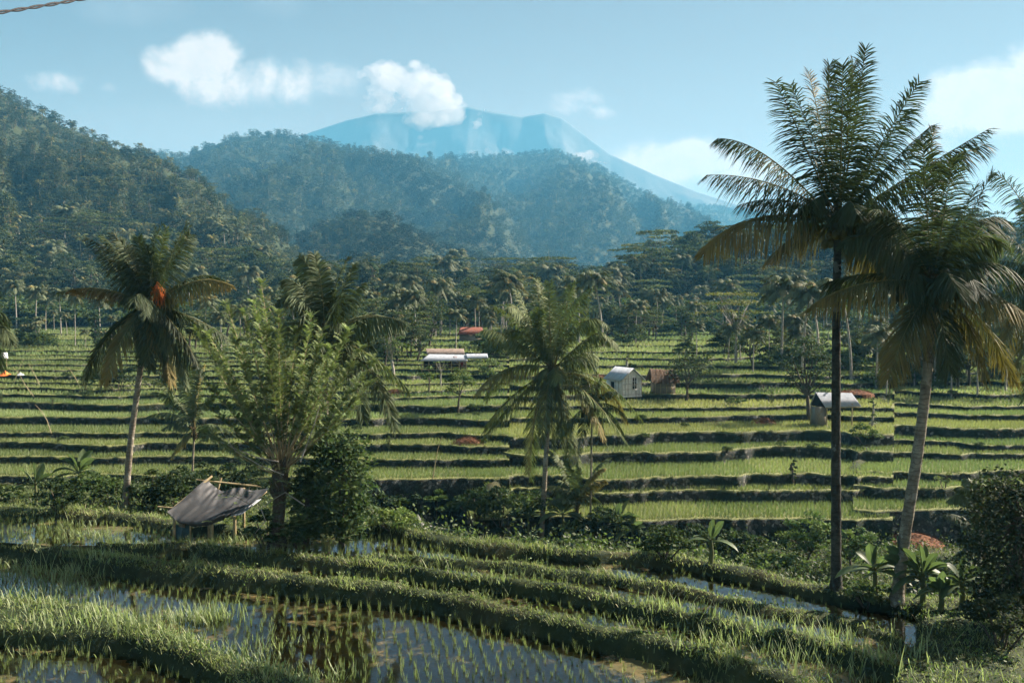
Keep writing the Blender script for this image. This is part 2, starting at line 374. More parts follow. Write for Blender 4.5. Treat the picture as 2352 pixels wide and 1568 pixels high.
def near_h(x, y, full=False):
    x = np.asarray(x, float); y = np.asarray(y, float)
    n1 = fbm(x*.7, y*.7, 1); n2 = fbm(x*2.6, y*2.6, 9, 3)
    ys = [ycv(k, x) for k in range(5)]
    z = np.full(x.shape, LV[0]-.10)
    for k in range(1, 5): z = np.where(y > ys[k-1], LV[k]-(.05 if k == 3 else .10), z)
    z = z+(n1-.5)*.15+(n2-.5)*.05
    s = y-ys[4]
    g = sst(-10, -2.5, x)
    by = (1-g)*(-7.4-.14*np.maximum(s, 0))+g*(-7.4-4.5*sst(.2, 7.5, s))+(n1-.5)*.7*sst(.5, 3, s)+(n2-.5)*.2
    z = np.where(s > 0, by, z)
    bund = np.full(x.shape, -99.)
    for k, (p, zt, hw) in enumerate(BK):
        sl_ = np.gradient(BC[k][:, 1], BC[k][:, 0]); c = np.maximum(1/np.sqrt(1+np.interp(x, BC[k][:, 0], sl_)**2), .5)
        d = np.abs(y-ys[k])*c
        h = hw*(.8+.5*vn(x*.8, y*0+k, 30))
        if k == 0: h = h+.6*sst(-8.2, -10.8, x)
        if k == 3: h = np.where(x < -5.5, 0, h*sst(-5.5, -2.5, x))
        if k == 2: h = h*sst(-14, -11, x)
        zz = zt+.16*(n2-.5)+.12*(n1-.5)-.10*np.minimum(d/np.maximum(h, .05), 1)**2-np.maximum(d-h, 0)*np.where(y < ys[k], 3.6, 3.4)
        if k in (2, 3): zz = np.where(h < .06, -99, zz)
        zz = np.where(x > BC[k][-1, 0]+.5, -99, zz); bund = np.maximum(bund, zz)
    ds = seg_dist(x, y, SIDE)
    bund = np.maximum(bund, -7.2+.2*(n2-.5)-np.maximum(ds-1.0*(.8+.4*n1), 0)*1.8)
    isb = bund > z+.02
    z = np.maximum(z, bund)
    z = z-3.5*sst(51.5, 54, y)
    return (z, isb, s) if full else z
gx = np.arange(-32, 34.01, .14); gy = np.arange(7, 56, .14)
X, Y = np.meshgrid(gx, gy); Z = near_h(X, Y)
def grid_faces(nr, nc):
    i = np.arange(nr-1)[:, None]*nc; j = np.arange(nc-1)[None]
    return np.stack([i+j, i+j+1, i+nc+j+1, i+nc+j], -1).reshape(-1, 4)
TV = []; TF = []; tn = 0
def reg(V, F):
    global tn
    TV.append(V); TF.append(F+tn); tn += len(V)
V = np.stack([X, Y, Z], -1).reshape(-1, 3); F = grid_faces(*X.shape); reg(V, F)
# split the near ground in two materials: pond bottoms (mud) and grassy soil
_, isb, S_ = near_h(X, Y, True)
pond = (~isb) & (S_ < 0)
fc = pond.reshape(-1)[F].all(1)
b = MB(); b.add(V, F[~fc]); o = b.obj('near_ground', M['soil'], smooth=True); tag(o, kind='structure')
b = MB(); b.add(V, F[fc]); o = b.obj('paddy_mud', M['mud'], smooth=True); tag(o, kind='structure')
# water sheets, one per pond
xs = np.arange(-32, 34.01, .5)
for k in range(5):
    y0 = np.interp(xs, BC[k-1][:, 0], BC[k-1][:, 1]) if k else np.full(xs.shape, 8.0)
    y1 = np.interp(xs, BC[k][:, 0], BC[k][:, 1]); y1 = np.maximum(y1, y0+.01)
    V = np.concatenate([np.stack([xs, y0, xs*0+LV[k]], -1), np.stack([xs, y1, xs*0+LV[k]], -1)])
    n = len(xs); F = np.array([(i, i+1, n+i+1, n+i) for i in range(n-1)])
    tag(MB().add(V, F).obj('water', M['water']), kind='structure')

# ---- middle distance terraces: three blocks of stepped fields
def zof(py, Yd): return -(py-HY)*Yd/FP
def block(px0, px1, front, z0, steps, ref, tilt, seed, bot=-13.0):
    """steps: (py of riser foot, py of riser lip) at px=ref; returns field strips"""
    P = np.arange(px0, px1+.1, 5.0); z = z0; Yf = -z0*FP/(front-HY); rows = []; fields = []
    def yl(Yd, k, j=0): 
        q = Yd*(1+tilt*(P-ref)/1000.*(1.0 if k < 14 else .6)+.036*(fbm(P/230., P*0+k*.30, seed, 3)-.5)*(1+k*.10)+.0035*(vn(P/17., P*0+k*3.1, seed+9)-.5))
        for i_ in range(4):
            pk = px0+(px1-px0)*((i_+.5)/4+.16*(vn(k*.23+i_*5.1, i_*3.3, seed+2)-.5)); am = .05*(vn(k*.8+i_*9.7, i_*1.7, seed+4)-.5)
            q = q+Yd*am*(sst(pk-14, pk+14, P)-sst(pk+150, pk+200+60*am, P))
        return q+j*.16*(vn(P/9., P*0+k*7.7+j, seed+5)-.5)
    def row(yy, zz): rows.append(np.stack([(P-CX)/FP*yy, yy, zz+0*yy], -1))
    lip = .10
    y = yl(Yf, 0)
    row(y-.35, bot); row(y-.25, z0-1.6); row(y-.12, z0-.8); row(y-.03, z0-.1+lip); row(y+.12, z0+lip); row(y+.5, z0)
    ya = y+.5; k = 0
    for foot, lp in steps:
        k += 1
        Yb = -z*FP/(foot-HY); zn = zof(lp, Yb+.25)
        yb = np.maximum(yl(Yb, k), ya+.25)
        fields.append((P, ya.copy(), yb.copy(), z))
        row(ya+(yb-ya)*.5, z); row(yb, z)
        h = zn-z
        for t in (.3, .65): row(yb+.22*t*min(1, h)+.10*(vn(P/3., P*0+k*11+t*7, seed)-.5), z+(h+lip)*t)
        top = yb+.25*min(1, h)+.05*(vn(P/7., P*0+k, 4)-.5)
        row(top, zn+lip*(.7+.9*vn(P/12., P*0+k*5, 6))); tk = .22+Yb*.0022
        row(top+tk, zn+lip*(.5+.9*vn(P/12., P*0+k*5, 8))); row(top+tk+.12, zn)
        ya = top+tk+.12; z = zn
    row(ya+8, z-.2); row(ya+30, z-1.5)
    A = np.stack(rows); V = A.reshape(-1, 3); F = grid_faces(*A.shape[:2]); reg(V, F)
    tag(MB().add(V, F).obj('terrace_ground', M['terr']), kind='structure')
    return fields, P
far_steps = [(798,794),(784,780.5),(771,768),(759,757),(749,747.5)]
FL = {}
FL['R'] = block(1072, 2060, 1200, -10.6, [(1162,1135),(1128,1102),(1064,1039),(1025,999),(974,960),(949,939),(922,909),(897,884),(872,862),(850,842),(832,825),(815,809)]+far_steps, 1669, .012, 11)
FL['L'] = block(-420, 1172, 1103, -9.43, [(1077,1058),(1045,1026),(1016,1001),(985,966),(951,933),(923,914),(905,898),(889,883),(876,866),(858,852),(846,840),(834,829),(824,820),(815,809)]+far_steps, 950, -.016, 21)
FL['E'] = block(1965, 2760, 1178, -10.4, [(1150,1124),(1108,1090),(1062,1048),(1030,1018),(1008,985),(968,955),(942,932),(915,905),(893,884),(868,860),(848,841),(830,825),(815,809)]+far_steps, 2250, -.02, 31)
# grassy ribs where the blocks meet
def rib(px, ztab, seed, wid=.9):
    Ys = np.arange(50, 200, .5); n = len(Ys)
    zc = np.interp(Ys, *ztab)-.22-2.4*(1-sst(49.5, 52.6, Ys))+.2*(vn(Ys*.8, Ys*0, seed)-.3)
    wv = px+90*(vn(Ys*.16, Ys*0, seed+2)-.5)-(Ys*0)
    cx = (wv-CX)/FP*Ys; rows = []
    for o_, d in ((-1.3, -1.6), (-.8, -.45), (-.4, -.05), (0, .05), (.4, -.05), (.8, -.45), (1.3, -1.6)):
        rows.append(np.stack([cx+o_*wid*.75*(1+.6*(vn(Ys, Ys*0+o_, seed)-.5)), Ys, zc+d*.8], -1))
    A = np.stack(rows); F = grid_faces(*A.shape[:2])[:, ::-1]; reg(A.reshape(-1, 3), F)
    tag(MB().add(A.reshape(-1, 3), F).obj('grassy_path', M['soil'], smooth=True), kind='structure')
    return cx, Ys, zc
def ztable(fl):
    a = [(f[1].mean(), f[3]) for f in fl]; return [q[0] for q in a], [q[1] for q in a]
ribs = [rib(1128, ztable(FL['L'][0]), 51), rib(2010, ztable(FL['R'][0]), 52, 1.0)]

# ---- far valley and hills: one height field in (px, distance)
def prof(s, p=1.05): return np.where(s < 1, np.clip(s, 0, 1)**p, 1-(s-1)*1.3)
HL = [ # silhouette (px,py), crest distance, foot distance, allowance for trees (m), rib strength
 ([(-500,60),(-200,130),(0,195),(60,224),(130,262),(200,292),(260,322),(330,350),(420,400),(520,450),(620,570),(720,640),(900,720)], 700, 235, 6, .24),
 ([(-500,560),(50,520),(150,465),(230,408),(330,388),(430,412),(500,462),(600,552),(680,600),(800,660),(1000,740)], 520, 260, 6, .10),
 ([(-100,470),(250,420),(330,345),(420,352),(480,325),(560,302),(640,298),(720,312),(830,335),(950,355),(1050,395),(1150,470),(1250,570),(1400,690)], 1500, 620, 9, .20),
 ([(600,600),(900,440),(960,380),(1000,360),(1100,352),(1180,347),(1280,340),(1330,355),(1400,388),(1480,440),(1560,478),(1640,525),(1720,590),(1900,690)], 2100, 900, 10, .27),
 ([(1000,600),(1400,520),(1500,478),(1600,466),(1700,474),(1800,500),(2000,520),(2400,500),(2900,480)], 3000, 1900, 10, .15),
 ([(500,690),(600,600),(640,560),(700,512),(760,486),(830,468),(900,480),(960,512),(1040,552),(1150,592),(1260,612),(1400,690)], 640, 440, 7, .12),
 ([(1330,760),(1400,700),(1450,620),(1500,572),(1560,548),(1650,532),(1750,520),(1900,512),(2100,500),(2352,485),(2800,460)], 300, 214, 9, .08)]
def hill_z(px, Yd):
    z = -4.4+19*np.maximum((Yd-200)/500, 0)**1.3*np.clip(1.2-Yd/6000, 0, 1)
    lay = np.zeros(np.shape(px), int)
    for i, (sil, Yc, Yb, th, rb) in enumerate(HL):
        sx, sy = zip(*sil)
        yc = Yc*(1+.10*(fbm(px/260., px*0+i*9, 70+i, 2)-.5))
        zc = (HY-np.interp(px, sx, sy))/FP*yc-th
        s = (Yd-Yb)/(yc-Yb)
        wr = 3.4*fbm(px/330., Yd/(Yc*.22), 80+i, 3)
        rd = 1-np.abs(2*vn(px/125.+wr*.8, Yd/(Yc*.8)+wr*.3, 90+i)-1)
        rd2 = 1-np.abs(2*vn(px/34.+wr*2, Yd/(Yc*.25), 95+i)-1)
        rib_ = (rd-.55)*rb*Yc*.24+(rd2-.5)*rb*Yc*.06
        q = zc*prof(s)+rib_*np.sin(np.clip(s, 0, 1)*math.pi)**1.5-5*(s < 0)
        q = np.where((s < 0) | (s > 2), -60, q)
        q = q+(fbm(px/30., Yd/30., 60+i, 3)-.5)*.004*Yc
        lay = np.where(q > z, i+1, lay); z = np.maximum(z, q)
    return z, lay
hp = np.arange(-560, 2900, 9.0); hy = np.geomspace(186, 3400, 300)
HP, HYY = np.meshgrid(hp, hy); HZ, HLAY = hill_z(HP, HYY)
HV = np.stack([(HP-CX)/FP*HYY, HYY, HZ], -1)
F = grid_faces(*HP.shape); reg(HV.reshape(-1, 3), F)
tag(MB().add(HV.reshape(-1, 3), F).obj('hills', M['hill'], smooth=True), kind='structure')
# ---- volcano
vx = np.arange(500, 2500, 4.0); s_ = np.linspace(0, 1.6, 150); VX, SS = np.meshgrid(vx, s_)
vs = [(500,420),(600,360),(720,305),(800,279),(870,263),(960,259),(1000,259),(1040,252),(1080,248),(1140,262),(1200,271),(1250,263),(1290,275),(1340,312),(1400,356),(1500,402),(1600,443),(1700,474),(1800,494),(1950,512),(2500,560)]
zc = (HY-np.interp(VX, *zip(*vs)))/FP*3650
wr = fbm(VX/130., SS*2, 5, 3)
rid = 1-np.abs(2*vn(VX/95.+wr*1.6, SS*4, 8)-1); rid2 = 1-np.abs(2*vn(VX/40.+wr*2, SS*9, 12)-1)
VY = 2900+SS*750
VZ = zc*prof(SS, 1.25)+((fbm((VX-CX)/FP*VY/170., VY/170., 44, 5)-.5)*190)*np.sin(np.clip(SS, 0, 1)*math.pi)**.8
VV = np.stack([(VX-CX)/FP*VY, VY, VZ], -1).reshape(-1, 3)
tag(MB().add(VV, grid_faces(*VX.shape)).obj('volcano', M['volc'], smooth=True), kind='structure')
# ---- the ground under it all
V = np.array([(-14000, -1500, -14.), (14000, -1500, -14.), (14000, 5700, -14.), (-14000, 5700, -14.)])
tag(MB().add(V, [(0, 1, 2, 3)]).obj('ground', M['hill']), kind='structure')

TV = np.concatenate(TV); TF = np.concatenate(TF)
bvh = BVHTree.FromPolygons(TV.tolist(), TF.tolist())
def hit(px, py):
    r = ray(px, py); h = bvh.ray_cast(Vector((0, 0, 0)), Vector(r)); 
    return np.array(h[0]) if h[0] is not None else r*(60/r[1])
def down(x, y):
    h = bvh.ray_cast(Vector((x, y, 900)), Vector((0, 0, -1))); return h[0][2] if h[0] is not None else -13.
def pxx(px, Yd): return (px-CX)/FP*Yd

# ================================================================== GRASS, RICE
def colr(n, lo, hi, p=1.0, extra=None):
    t = rng.random(n)[:, None]**p; c = np.array(lo)*(1-t)+np.array(hi)*t
    if extra is not None:
        m = rng.random(n) < extra[0]; c[m] = np.array(extra[1])*(.8+.4*rng.random((m.sum(), 1)))
    return c
def hdir(n, lean):
    a = rng.random(n)*2*math.pi; l = lean*np.sqrt(rng.random(n))
    return unit(np.stack([np.cos(a)*l, np.sin(a)*l, np.ones(n)], -1)), a
def in_view(x, y, m=60, zc=-8):
    p = CX+x/y*FP; return (p > -m) & (p < 2352+m)
G = MB()
N = 640000
x = rng.uniform(-26, 25, N); y = rng.uniform(17, 46, N)**1.0
k = in_view(x, y, 330) & (y > 17.0); x, y = x[k], y[k]
z, isb, s = near_h(x, y, True)
keep = (isb | ((s > 0) & (rng.random(len(x)) < .55)))
zf = near_h(x, y+.12); face = (zf-z) > .12
dens = np.clip(.55+1.3*(fbm(x*.9, y*.9, 14, 2)-.42), .1, 1)*np.clip(25/y, .5, 1)
keep &= rng.random(len(x)) < dens*np.where(face, .45, 1)
x, y, z, s, face = x[keep], y[keep], z[keep], s[keep], face[keep]
n = len(x); cl = vn(x*1.3, y*1.3, 15); tall = cl**3*.8+.06*(rng.random(n) < .03)*5
D, a = hdir(n, .75)
L = (.06+.12*rng.random(n)+tall*.5)*np.clip(y/24, .9, 1.25)*np.where(face, .6, .85)
sd = np.stack([-np.sin(a), np.cos(a), 0*a], -1); sd = unit(sd+rng.normal(size=(n, 3))*.4)
hue = vn(x*.5, y*.5, 19)[:, None]
c1 = colr(n, (.15, .195, .08), (.33, .38, .17), 1.0, (.08, (.42, .40, .24)))*(.75+.5*hue)
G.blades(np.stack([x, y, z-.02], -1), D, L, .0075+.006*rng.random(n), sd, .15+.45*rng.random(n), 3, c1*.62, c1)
# broad-leaved weeds mixed into the banks
k = rng.random(n) < .045
P = np.stack([x, y, z+.02+.12*rng.random(n)], -1)[k]
G.cards(np.repeat(P, 4, 0)+rng.normal(size=(4*k.sum(), 3))*.06, .022+.03*rng.random(4*k.sum()), colr(4*k.sum(), (.05, .09, .025), (.14, .19, .06)), .5)
print('bank grass blades', n)
# tall clumps (position px,py, height, count)
for px, py, hgt, cnt, rad in [(30,1378,.6,260,1.0),(120,1365,.6,260,.8),(250,1415,.5,200,.6),(350,1440,.55,200,.5),(450,1475,.5,180,.5),(550,1515,.5,180,.5),(640,1540,.45,180,.5),(40,1320,.7,200,.8),(110,1440,.45,160,.6),(720,1565,.5,160,.5),(165,1330,.75,120,.5),(190,1300,.5,60,.4),(480,1430,.85,200,.35),(400,1430,.6,140,.5),(270,1440,.6,110,.5),(205,1238,.5,130,.35),(450,1290,.5,30,.15),(560,1295,.5,30,.15),
      (60,1330,.5,120,.8),(1000,1300,.5,50,.4),(1130,1345,.45,90,.6),(1560,1400,.55,120,.7),(1500,1410,.5,100,.6),(1700,1440,.55,120,.6),(1900,1470,.5,140,.8),(1700,1490,.6,130,.6),(1850,1500,.7,150,.7),(1950,1540,.8,160,.8),
      (1600,1500,.45,120,.7),(2000,1520,.6,100,.7),(640,1480,.4,90,.5),(80,1200,.4,60,.5),(150,1215,.4,60,.5),(2180,1560,.4,100,.8),(620,1255,.6,60,.3),(540,1255,.6,60,.3),(860,1255,.45,80,.5)]:
    p = hit(px, py); q = np.stack([p[0]+rng.normal(size=cnt)*rad, p[1]+rng.normal(size=cnt)*rad*.7], -1)
    zz = near_h(q[:, 0], q[:, 1]); D, a = hdir(cnt, .55); sd = np.stack([-np.sin(a), np.cos(a), 0*a], -1)
    c1 = colr(cnt, (.2, .26, .12), (.42, .48, .27))
    G.blades(np.stack([q[:, 0], q[:, 1], zz], -1), D, hgt*(.5+.6*rng.random(cnt)), .009+.007*rng.random(cnt), sd, .1+.45*rng.random(cnt), 4, c1*.6, c1)
o = G.obj('bank_grass', M['grass']); tag(o, 'green grass growing over the near paddy banks', 'grass', kind='stuff')
# rice seedlings in the near ponds
Rr = MB()
def tufts(B, x, y, z, h, nb, spread, w, c0, c1, lean=.28, droop=.12, ns=2, pl=None):
    n = len(x); xx = np.repeat(x, nb); yy = np.repeat(y, nb); zz = np.repeat(z, nb); hh = np.repeat(h, nb); m = n*nb
    D, a = hdir(m, lean); sd = np.stack([-np.sin(a+.6), np.cos(a+.6), 0*a], -1)
    P = np.stack([xx+rng.normal(size=m)*spread, yy+rng.normal(size=m)*spread, zz], -1)
    c = colr(m, c0, c1)
    if pl is not None:
        q = np.repeat(vn(pl[0]*3.7, pl[0]*0+pl[1]*13.3, 3), nb)[:, None]; c = c*(.74+.5*q)*np.concatenate([.92+.2*q, 1+0*q, .9+.1*q], 1)
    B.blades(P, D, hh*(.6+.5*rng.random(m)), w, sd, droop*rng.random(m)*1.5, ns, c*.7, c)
th = .18
for k in range(5):
    sp = .27 if k < 2 else .25
    A, Bq = np.meshgrid(np.arange(-24, 24, sp), np.arange(16, 42, sp*.95)); A = A.ravel(); Bq = Bq.ravel()
    x = A*math.cos(th)-Bq*math.sin(th)+rng.normal(size=A.size)*.035+5; y = A*math.sin(th)+Bq*math.cos(th)+rng.normal(size=A.size)*.035
    kk = (y > 16.5) & in_view(x, y, 330); x, y = x[kk], y[kk]
    z, isb, s = near_h(x, y, True)
    lo = ycv(k-1, x) if k else 0*x
    kk = (~isb) & (s < 0) & (y > lo) & (y < ycv(k, x)) & (z < LV[k]+.06)
    kk &= (rng.random(len(x)) < np.clip(.55+.9*vn(x*.35, y*.35, 23+k), 0, .97)*np.where((k >= 3) & (x > 1.5), .45, 1))
    x, y = x[kk], y[kk]
    h = (.18+.14*rng.random(len(x)))*np.where((k >= 2) & (x > -2), .72, 1)
    dense = sst(-4, -9, x)*(k == 4)
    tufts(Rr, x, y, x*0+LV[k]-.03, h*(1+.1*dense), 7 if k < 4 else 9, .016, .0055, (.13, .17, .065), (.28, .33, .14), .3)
    print('pond', k, len(x))
tag(Rr.obj('rice_seedlings', M['grass']), 'young rice seedlings standing in the flooded near paddies', 'rice', kind='stuff')
# rice on the middle terraces
Q = MB(); E = MB(); nfar = 0
for key, (fl, P) in FL.items():
    for k, (PP, ya, yb, z) in enumerate(fl):
        ym = (ya.mean()+yb.mean())/2; sp = .2 if ym < 72 else .3 if ym < 100 else .55
        hh = .29 if ym < 72 else .32 if ym < 100 else .40
        xa, xb = pxx(max(PP[0], -330), ym), pxx(min(PP[-1], 2720), ym)
        for off, in [(0,)]:
            nx = int((xb-xa)/sp); ny = int(max((yb-ya).max()/sp, 1))+1
            j, i = np.meshgrid(np.arange(nx), np.arange(ny)); px_ = xa+(j.ravel()+.5)*sp
            yy0 = np.interp(CX+px_/ym*FP, PP, ya); yy1 = np.interp(CX+px_/ym*FP, PP, yb)
            y = yy1-.12-i.ravel()*sp; ok = y > yy0+.02
            x = px_[ok]*y[ok]/ym; y = y[ok]
        x = x+rng.normal(size=len(x))*sp*.12; y = y+rng.normal(size=len(y))*sp*.1
        nfar += len(x); nb = 7 if ym < 72 else 5
        gv = .85+.35*vn(x*.12, y*.12, 33)
        c = np.array([(.215, .26, .12), (.175, .235, .11), (.235, .265, .12), (.17, .215, .095), (.2, .26, .125)][int(hsh(k, 7, 3+len(key)+ord(key))*4.99)])
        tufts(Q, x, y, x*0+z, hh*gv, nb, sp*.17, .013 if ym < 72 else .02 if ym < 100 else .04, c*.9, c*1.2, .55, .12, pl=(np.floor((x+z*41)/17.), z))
        # shaggy grass along the lip and trailing over the wall below it
        dn = 34 if ym < 72 else 18 if ym < 110 else 7
        m = int((xb-xa)*dn); x = rng.uniform(xa, xb, m); yl_ = np.interp(CX+x/ym*FP, PP, ya); x = x*yl_/ym
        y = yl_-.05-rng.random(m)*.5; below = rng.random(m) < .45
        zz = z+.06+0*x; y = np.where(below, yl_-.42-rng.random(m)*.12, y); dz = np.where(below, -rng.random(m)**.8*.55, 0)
        clump = vn(x*.5, x*0+k*3, 41)
        D, a = hdir(m, .9); D = np.where(below[:, None], unit(D+np.array((0, -.9, -.35))), D)
        sd = np.stack([np.cos(a*3), 0*a, np.sin(a*3)*.4], -1)
        c = colr(m, (.11, .14, .05), (.24, .27, .11))*np.where(below, .3, 1)[:, None]  # trailing blades darkened: the wall's shade is put into their colour
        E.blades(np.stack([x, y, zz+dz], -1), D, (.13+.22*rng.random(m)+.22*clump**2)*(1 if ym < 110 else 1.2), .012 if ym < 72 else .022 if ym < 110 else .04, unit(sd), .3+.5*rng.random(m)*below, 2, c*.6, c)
for cx_, Ys, zc_ in ribs:
    m = 9000; t = rng.uniform(0, 1, m)**1.6*(len(Ys)-2); i = t.astype(int); o_ = rng.uniform(-1.1, 1.1, m)
    x = cx_[i]+(cx_[i+1]-cx_[i])*(t-i)+o_*.9; y = Ys[i]+(t-i)*.5; z = zc_[i]-.1-np.clip(np.abs(o_)-.4, 0, 1)*.9
    D, a = hdir(m, .9); c = colr(m, (.10, .14, .055), (.22, .26, .115))
    E.blades(np.stack([x, y, z], -1), D, .12+.2*rng.random(m), .024*np.clip(y/60, 1, 3), np.stack([np.cos(a), np.sin(a), 0*a], -1), .3, 2, c*.6, c)
tag(Q.obj('rice_fields', M['rice']), 'dense young rice on the stepped fields across the valley', 'rice', kind='stuff')
tag(E.obj('terrace_grass', M['grass']), 'shaggy grass along the edges of the terraces', 'grass', kind='stuff')
print('field tufts', nfar)
# ================================================================== PLANT BUILDERS
def bez(P0, P1, P2, n):
    t = np.linspace(0, 1, n)[:, None]; return P0*(1-t)**2+2*P1*t*(1-t)+P2*t*t
def rotv(v, ax, a):
    ax = unit(ax); return v*np.cos(a)+np.cross(ax, v)*np.sin(a)+ax*(np.sum(ax*v, -1, keepdims=True))*(1-np.cos(a))
def frond(B, P0, P1, P2, ll=.75, col=(.05, .075, .025), ycol=None, droop=.35, n=52, w=.013, roll=0., rc=(.16, .15, .06), ns=2, seed=None, gap=.0, hang=.72):
    P0, P1, P2 = map(lambda q: np.asarray(q, float), (P0, P1, P2))
    K = 14; C = bez(P0, P1, P2, K); Ln = np.linalg.norm(np.diff(C, axis=0), axis=1).sum()
    B.tube(C, np.linspace(.032, .006, K)*max(Ln/3.5, .4)*.75, 5, rc, False)
    n = int(n*1.9); t = np.linspace(.13, .995, n); t = np.repeat(t, 2)+rng.normal(size=2*n)*.004; t = np.clip(t, .1, 1)
    sg = np.tile([1., -1.], n)
    if gap: 
        k = rng.random(2*n) > gap; t, sg = t[k], sg[k]
    tt = t[:, None]; P = P0*(1-tt)**2+2*P1*tt*(1-tt)+P2*tt*tt
    T = unit(2*(1-tt)*(P1-P0)+2*tt*(P2-P1))
    S = unit(np.cross(T, np.array((0.05, -.12, 1.)))); 
    S = rotv(S, T, roll+0*tt); N_ = np.cross(S, T)
    hz_ = np.sqrt(np.clip(1-T[:, 2:]**2, 0, 1)); D = unit(T*(.30+.6*tt)+S*sg[:, None]*(1.0-.4*tt)+N_*.15-np.array((0, 0, 1.))*hang*hz_+rng.normal(size=(len(t), 3))*.13)
    w = w*1.55; ll = ll*1.2
    pr = np.interp(t, [0, .12, .35, .7, 1], [.35, .7, 1, .8, .38])*ll*(.9+.2*rng.random(len(t)))
    side = unit(np.cross(D, N_)+rng.normal(size=D.shape)*.25)
    c = np.array(col)*(.75+.5*rng.random((len(t), 1)))
    c1 = c.copy()
    if ycol is not None:
        f = sst(.45, .95, t)[:, None]*(.4+.6*rng.random((len(t), 1))); c = c*(1-f*.6)+np.array(ycol)*f*.6; c1 = c*(1-.7)+np.array(ycol)*.7
    B.blades(P, D, pr, w, side, droop*(.6+.8*rng.random(len(t)))*np.clip(pr/ll, .3, 1), ns, c, c1, lambda q: .55+.9*q-1.1*q*q)
GREEN = (.055, .075, .035); LITE = (.095, .12, .055); OLD = (.10, .10, .05); YEL = (.26, .19, .06)
DBL = ['dbl']
def hero_palm(label, trunk, crown, fronds, tr=(.17, .11), tm='trunk', ll=.75, Yb=None, nuts=0, group=None, extra=6, flen=None, name='coconut_palm', col=GREEN, n=52, w=.013, nutcol=None):
    base = hit(*trunk[0]) if Yb is None else at(*trunk[0], Yb)
    if Yb is not None: base[2] = down(base[0], base[1])-.1
    Yp = base[1]; cw = at(*crown, Yp)
    pts = [base-np.array((0, 0, .15))]+[at(a, b_, Yp) for a, b_ in trunk[1:]]+[cw]
    pts = np.array(pts); 
    d = np.r_[0, np.cumsum(np.linalg.norm(np.diff(pts, axis=0), axis=1))]; q = np.linspace(0, d[-1], 46)
    Pt = np.stack([np.interp(q, d, pts[:, i]) for i in range(3)], -1)
    for _ in range(5): Pt[1:-1] = (Pt[:-2]+2*Pt[1:-1]+Pt[2:])/4
    rt = thing(name, label, 'palm tree', tuple(base), group=group)
    rad = np.linspace(tr[0], tr[1], 46)*(1+.05*np.sin(np.arange(46)*2.1)); rad[:3] *= (1.45, 1.25, 1.1)
    b = MB(); b.tube(Pt-base, rad, 12)
    b.obj('trunk', M[tm], rt, True)
    b = MB(); b.tube(np.array([cw-base+(0, 0, -.55), cw-base+(0, 0, -.2), cw-base+(0, 0, .25), cw-base+(0, 0, .6)]), [tr[1]*1.05, tr[1]*1.7, tr[1]*1.5, .03], 9, (.09, .07, .03))
    for i in range(26):
        a = rng.random()*6.28; p = cw-base+np.array((math.cos(a)*tr[1], math.sin(a)*tr[1], rng.uniform(-.5, .2)))
        b.tube(np.array([p, p+np.array((math.cos(a)*.12, math.sin(a)*.12, .12)), p+np.array((math.cos(a)*.2, math.sin(a)*.2, .02+.25*rng.random()))]), [.03, .02, .008], 5, (.11, .08, .035))
    b.obj('crown_shaft', M['leaf'], rt)
    if fronds[0] == 'dbl':
        fronds = fronds[1:]; fronds = fronds+[(f[0]+rng.normal()*24, f[1]+rng.normal()*24, f[2]+rng.normal()*12, f[3]+rng.normal()*12)+((dict(ll=f[4].get('ll', ll)),) if len(f) > 4 else ()) for f in fronds]
    for i, f in enumerate(fronds):
        tx, ty, c_x, c_y = f[:4]; o = f[4] if len(f) > 4 else {}
        L = math.hypot(tx-crown[0], ty-crown[1])/FP*Yp
        dy = o.get('dy', rng.uniform(-.45, .45)*L)
        P2 = at(tx, ty, Yp+dy)-base; P1 = at(c_x, c_y, Yp+dy*.55)-base; P0 = cw-base+np.array((0, dy*.03, rng.uniform(-.1, .15)))
        cc = o.get('c', col); yc = o.get('y', None)
        b = MB(); frond(b, P0, P1, P2, o.get('ll', ll), cc, yc, o.get('d', .5), o.get('n', n), w, o.get('r', rng.uniform(-.9, .9)), ns=3, gap=o.get('g', .05))
        fo = b.obj('frond', M['palm'], rt)
        if yc is not None and not o.get('nolab'): fo['label'] = 'palm frond with yellowing tips'
    fl = flen or 2.6
    for i in range(extra):
        a = (i+.4)/extra*2*math.pi+rng.random()*.5; el = rng.uniform(-.1, .9)
        h = np.array((math.cos(a)*.5, math.sin(a), 0)); P0 = cw-base
        P1 = P0+h*fl*.5+np.array((0, 0, fl*(.2+.4*el))); P2 = P0+h*fl*.85+np.array((0, 0, fl*(-.35+.7*el)))
        b = MB(); frond(b, P0, P1, P2, ll, np.array(col)*.85, None, .4, n, w, rng.uniform(-.4, .4))
        b.obj('frond', M['palm'], rt)
    for i in range(nuts):
        a = rng.random()*6.28; r_ = rng.uniform(.2, .42)
        p = cw-base+np.array((math.cos(a)*r_*1.1, math.sin(a)*r_*.6-.1, -.25-.3*rng.random()))
        b = MB(); k = 9; th = np.linspace(0, math.pi, k); b.tube(p+np.stack([0*th, 0*th, np.cos(th)*.13], -1), np.sin(th)*.105+.004, 9)
        b.obj('coconut', nutcol or M['nut'], rt, True)
    return rt, base, cw

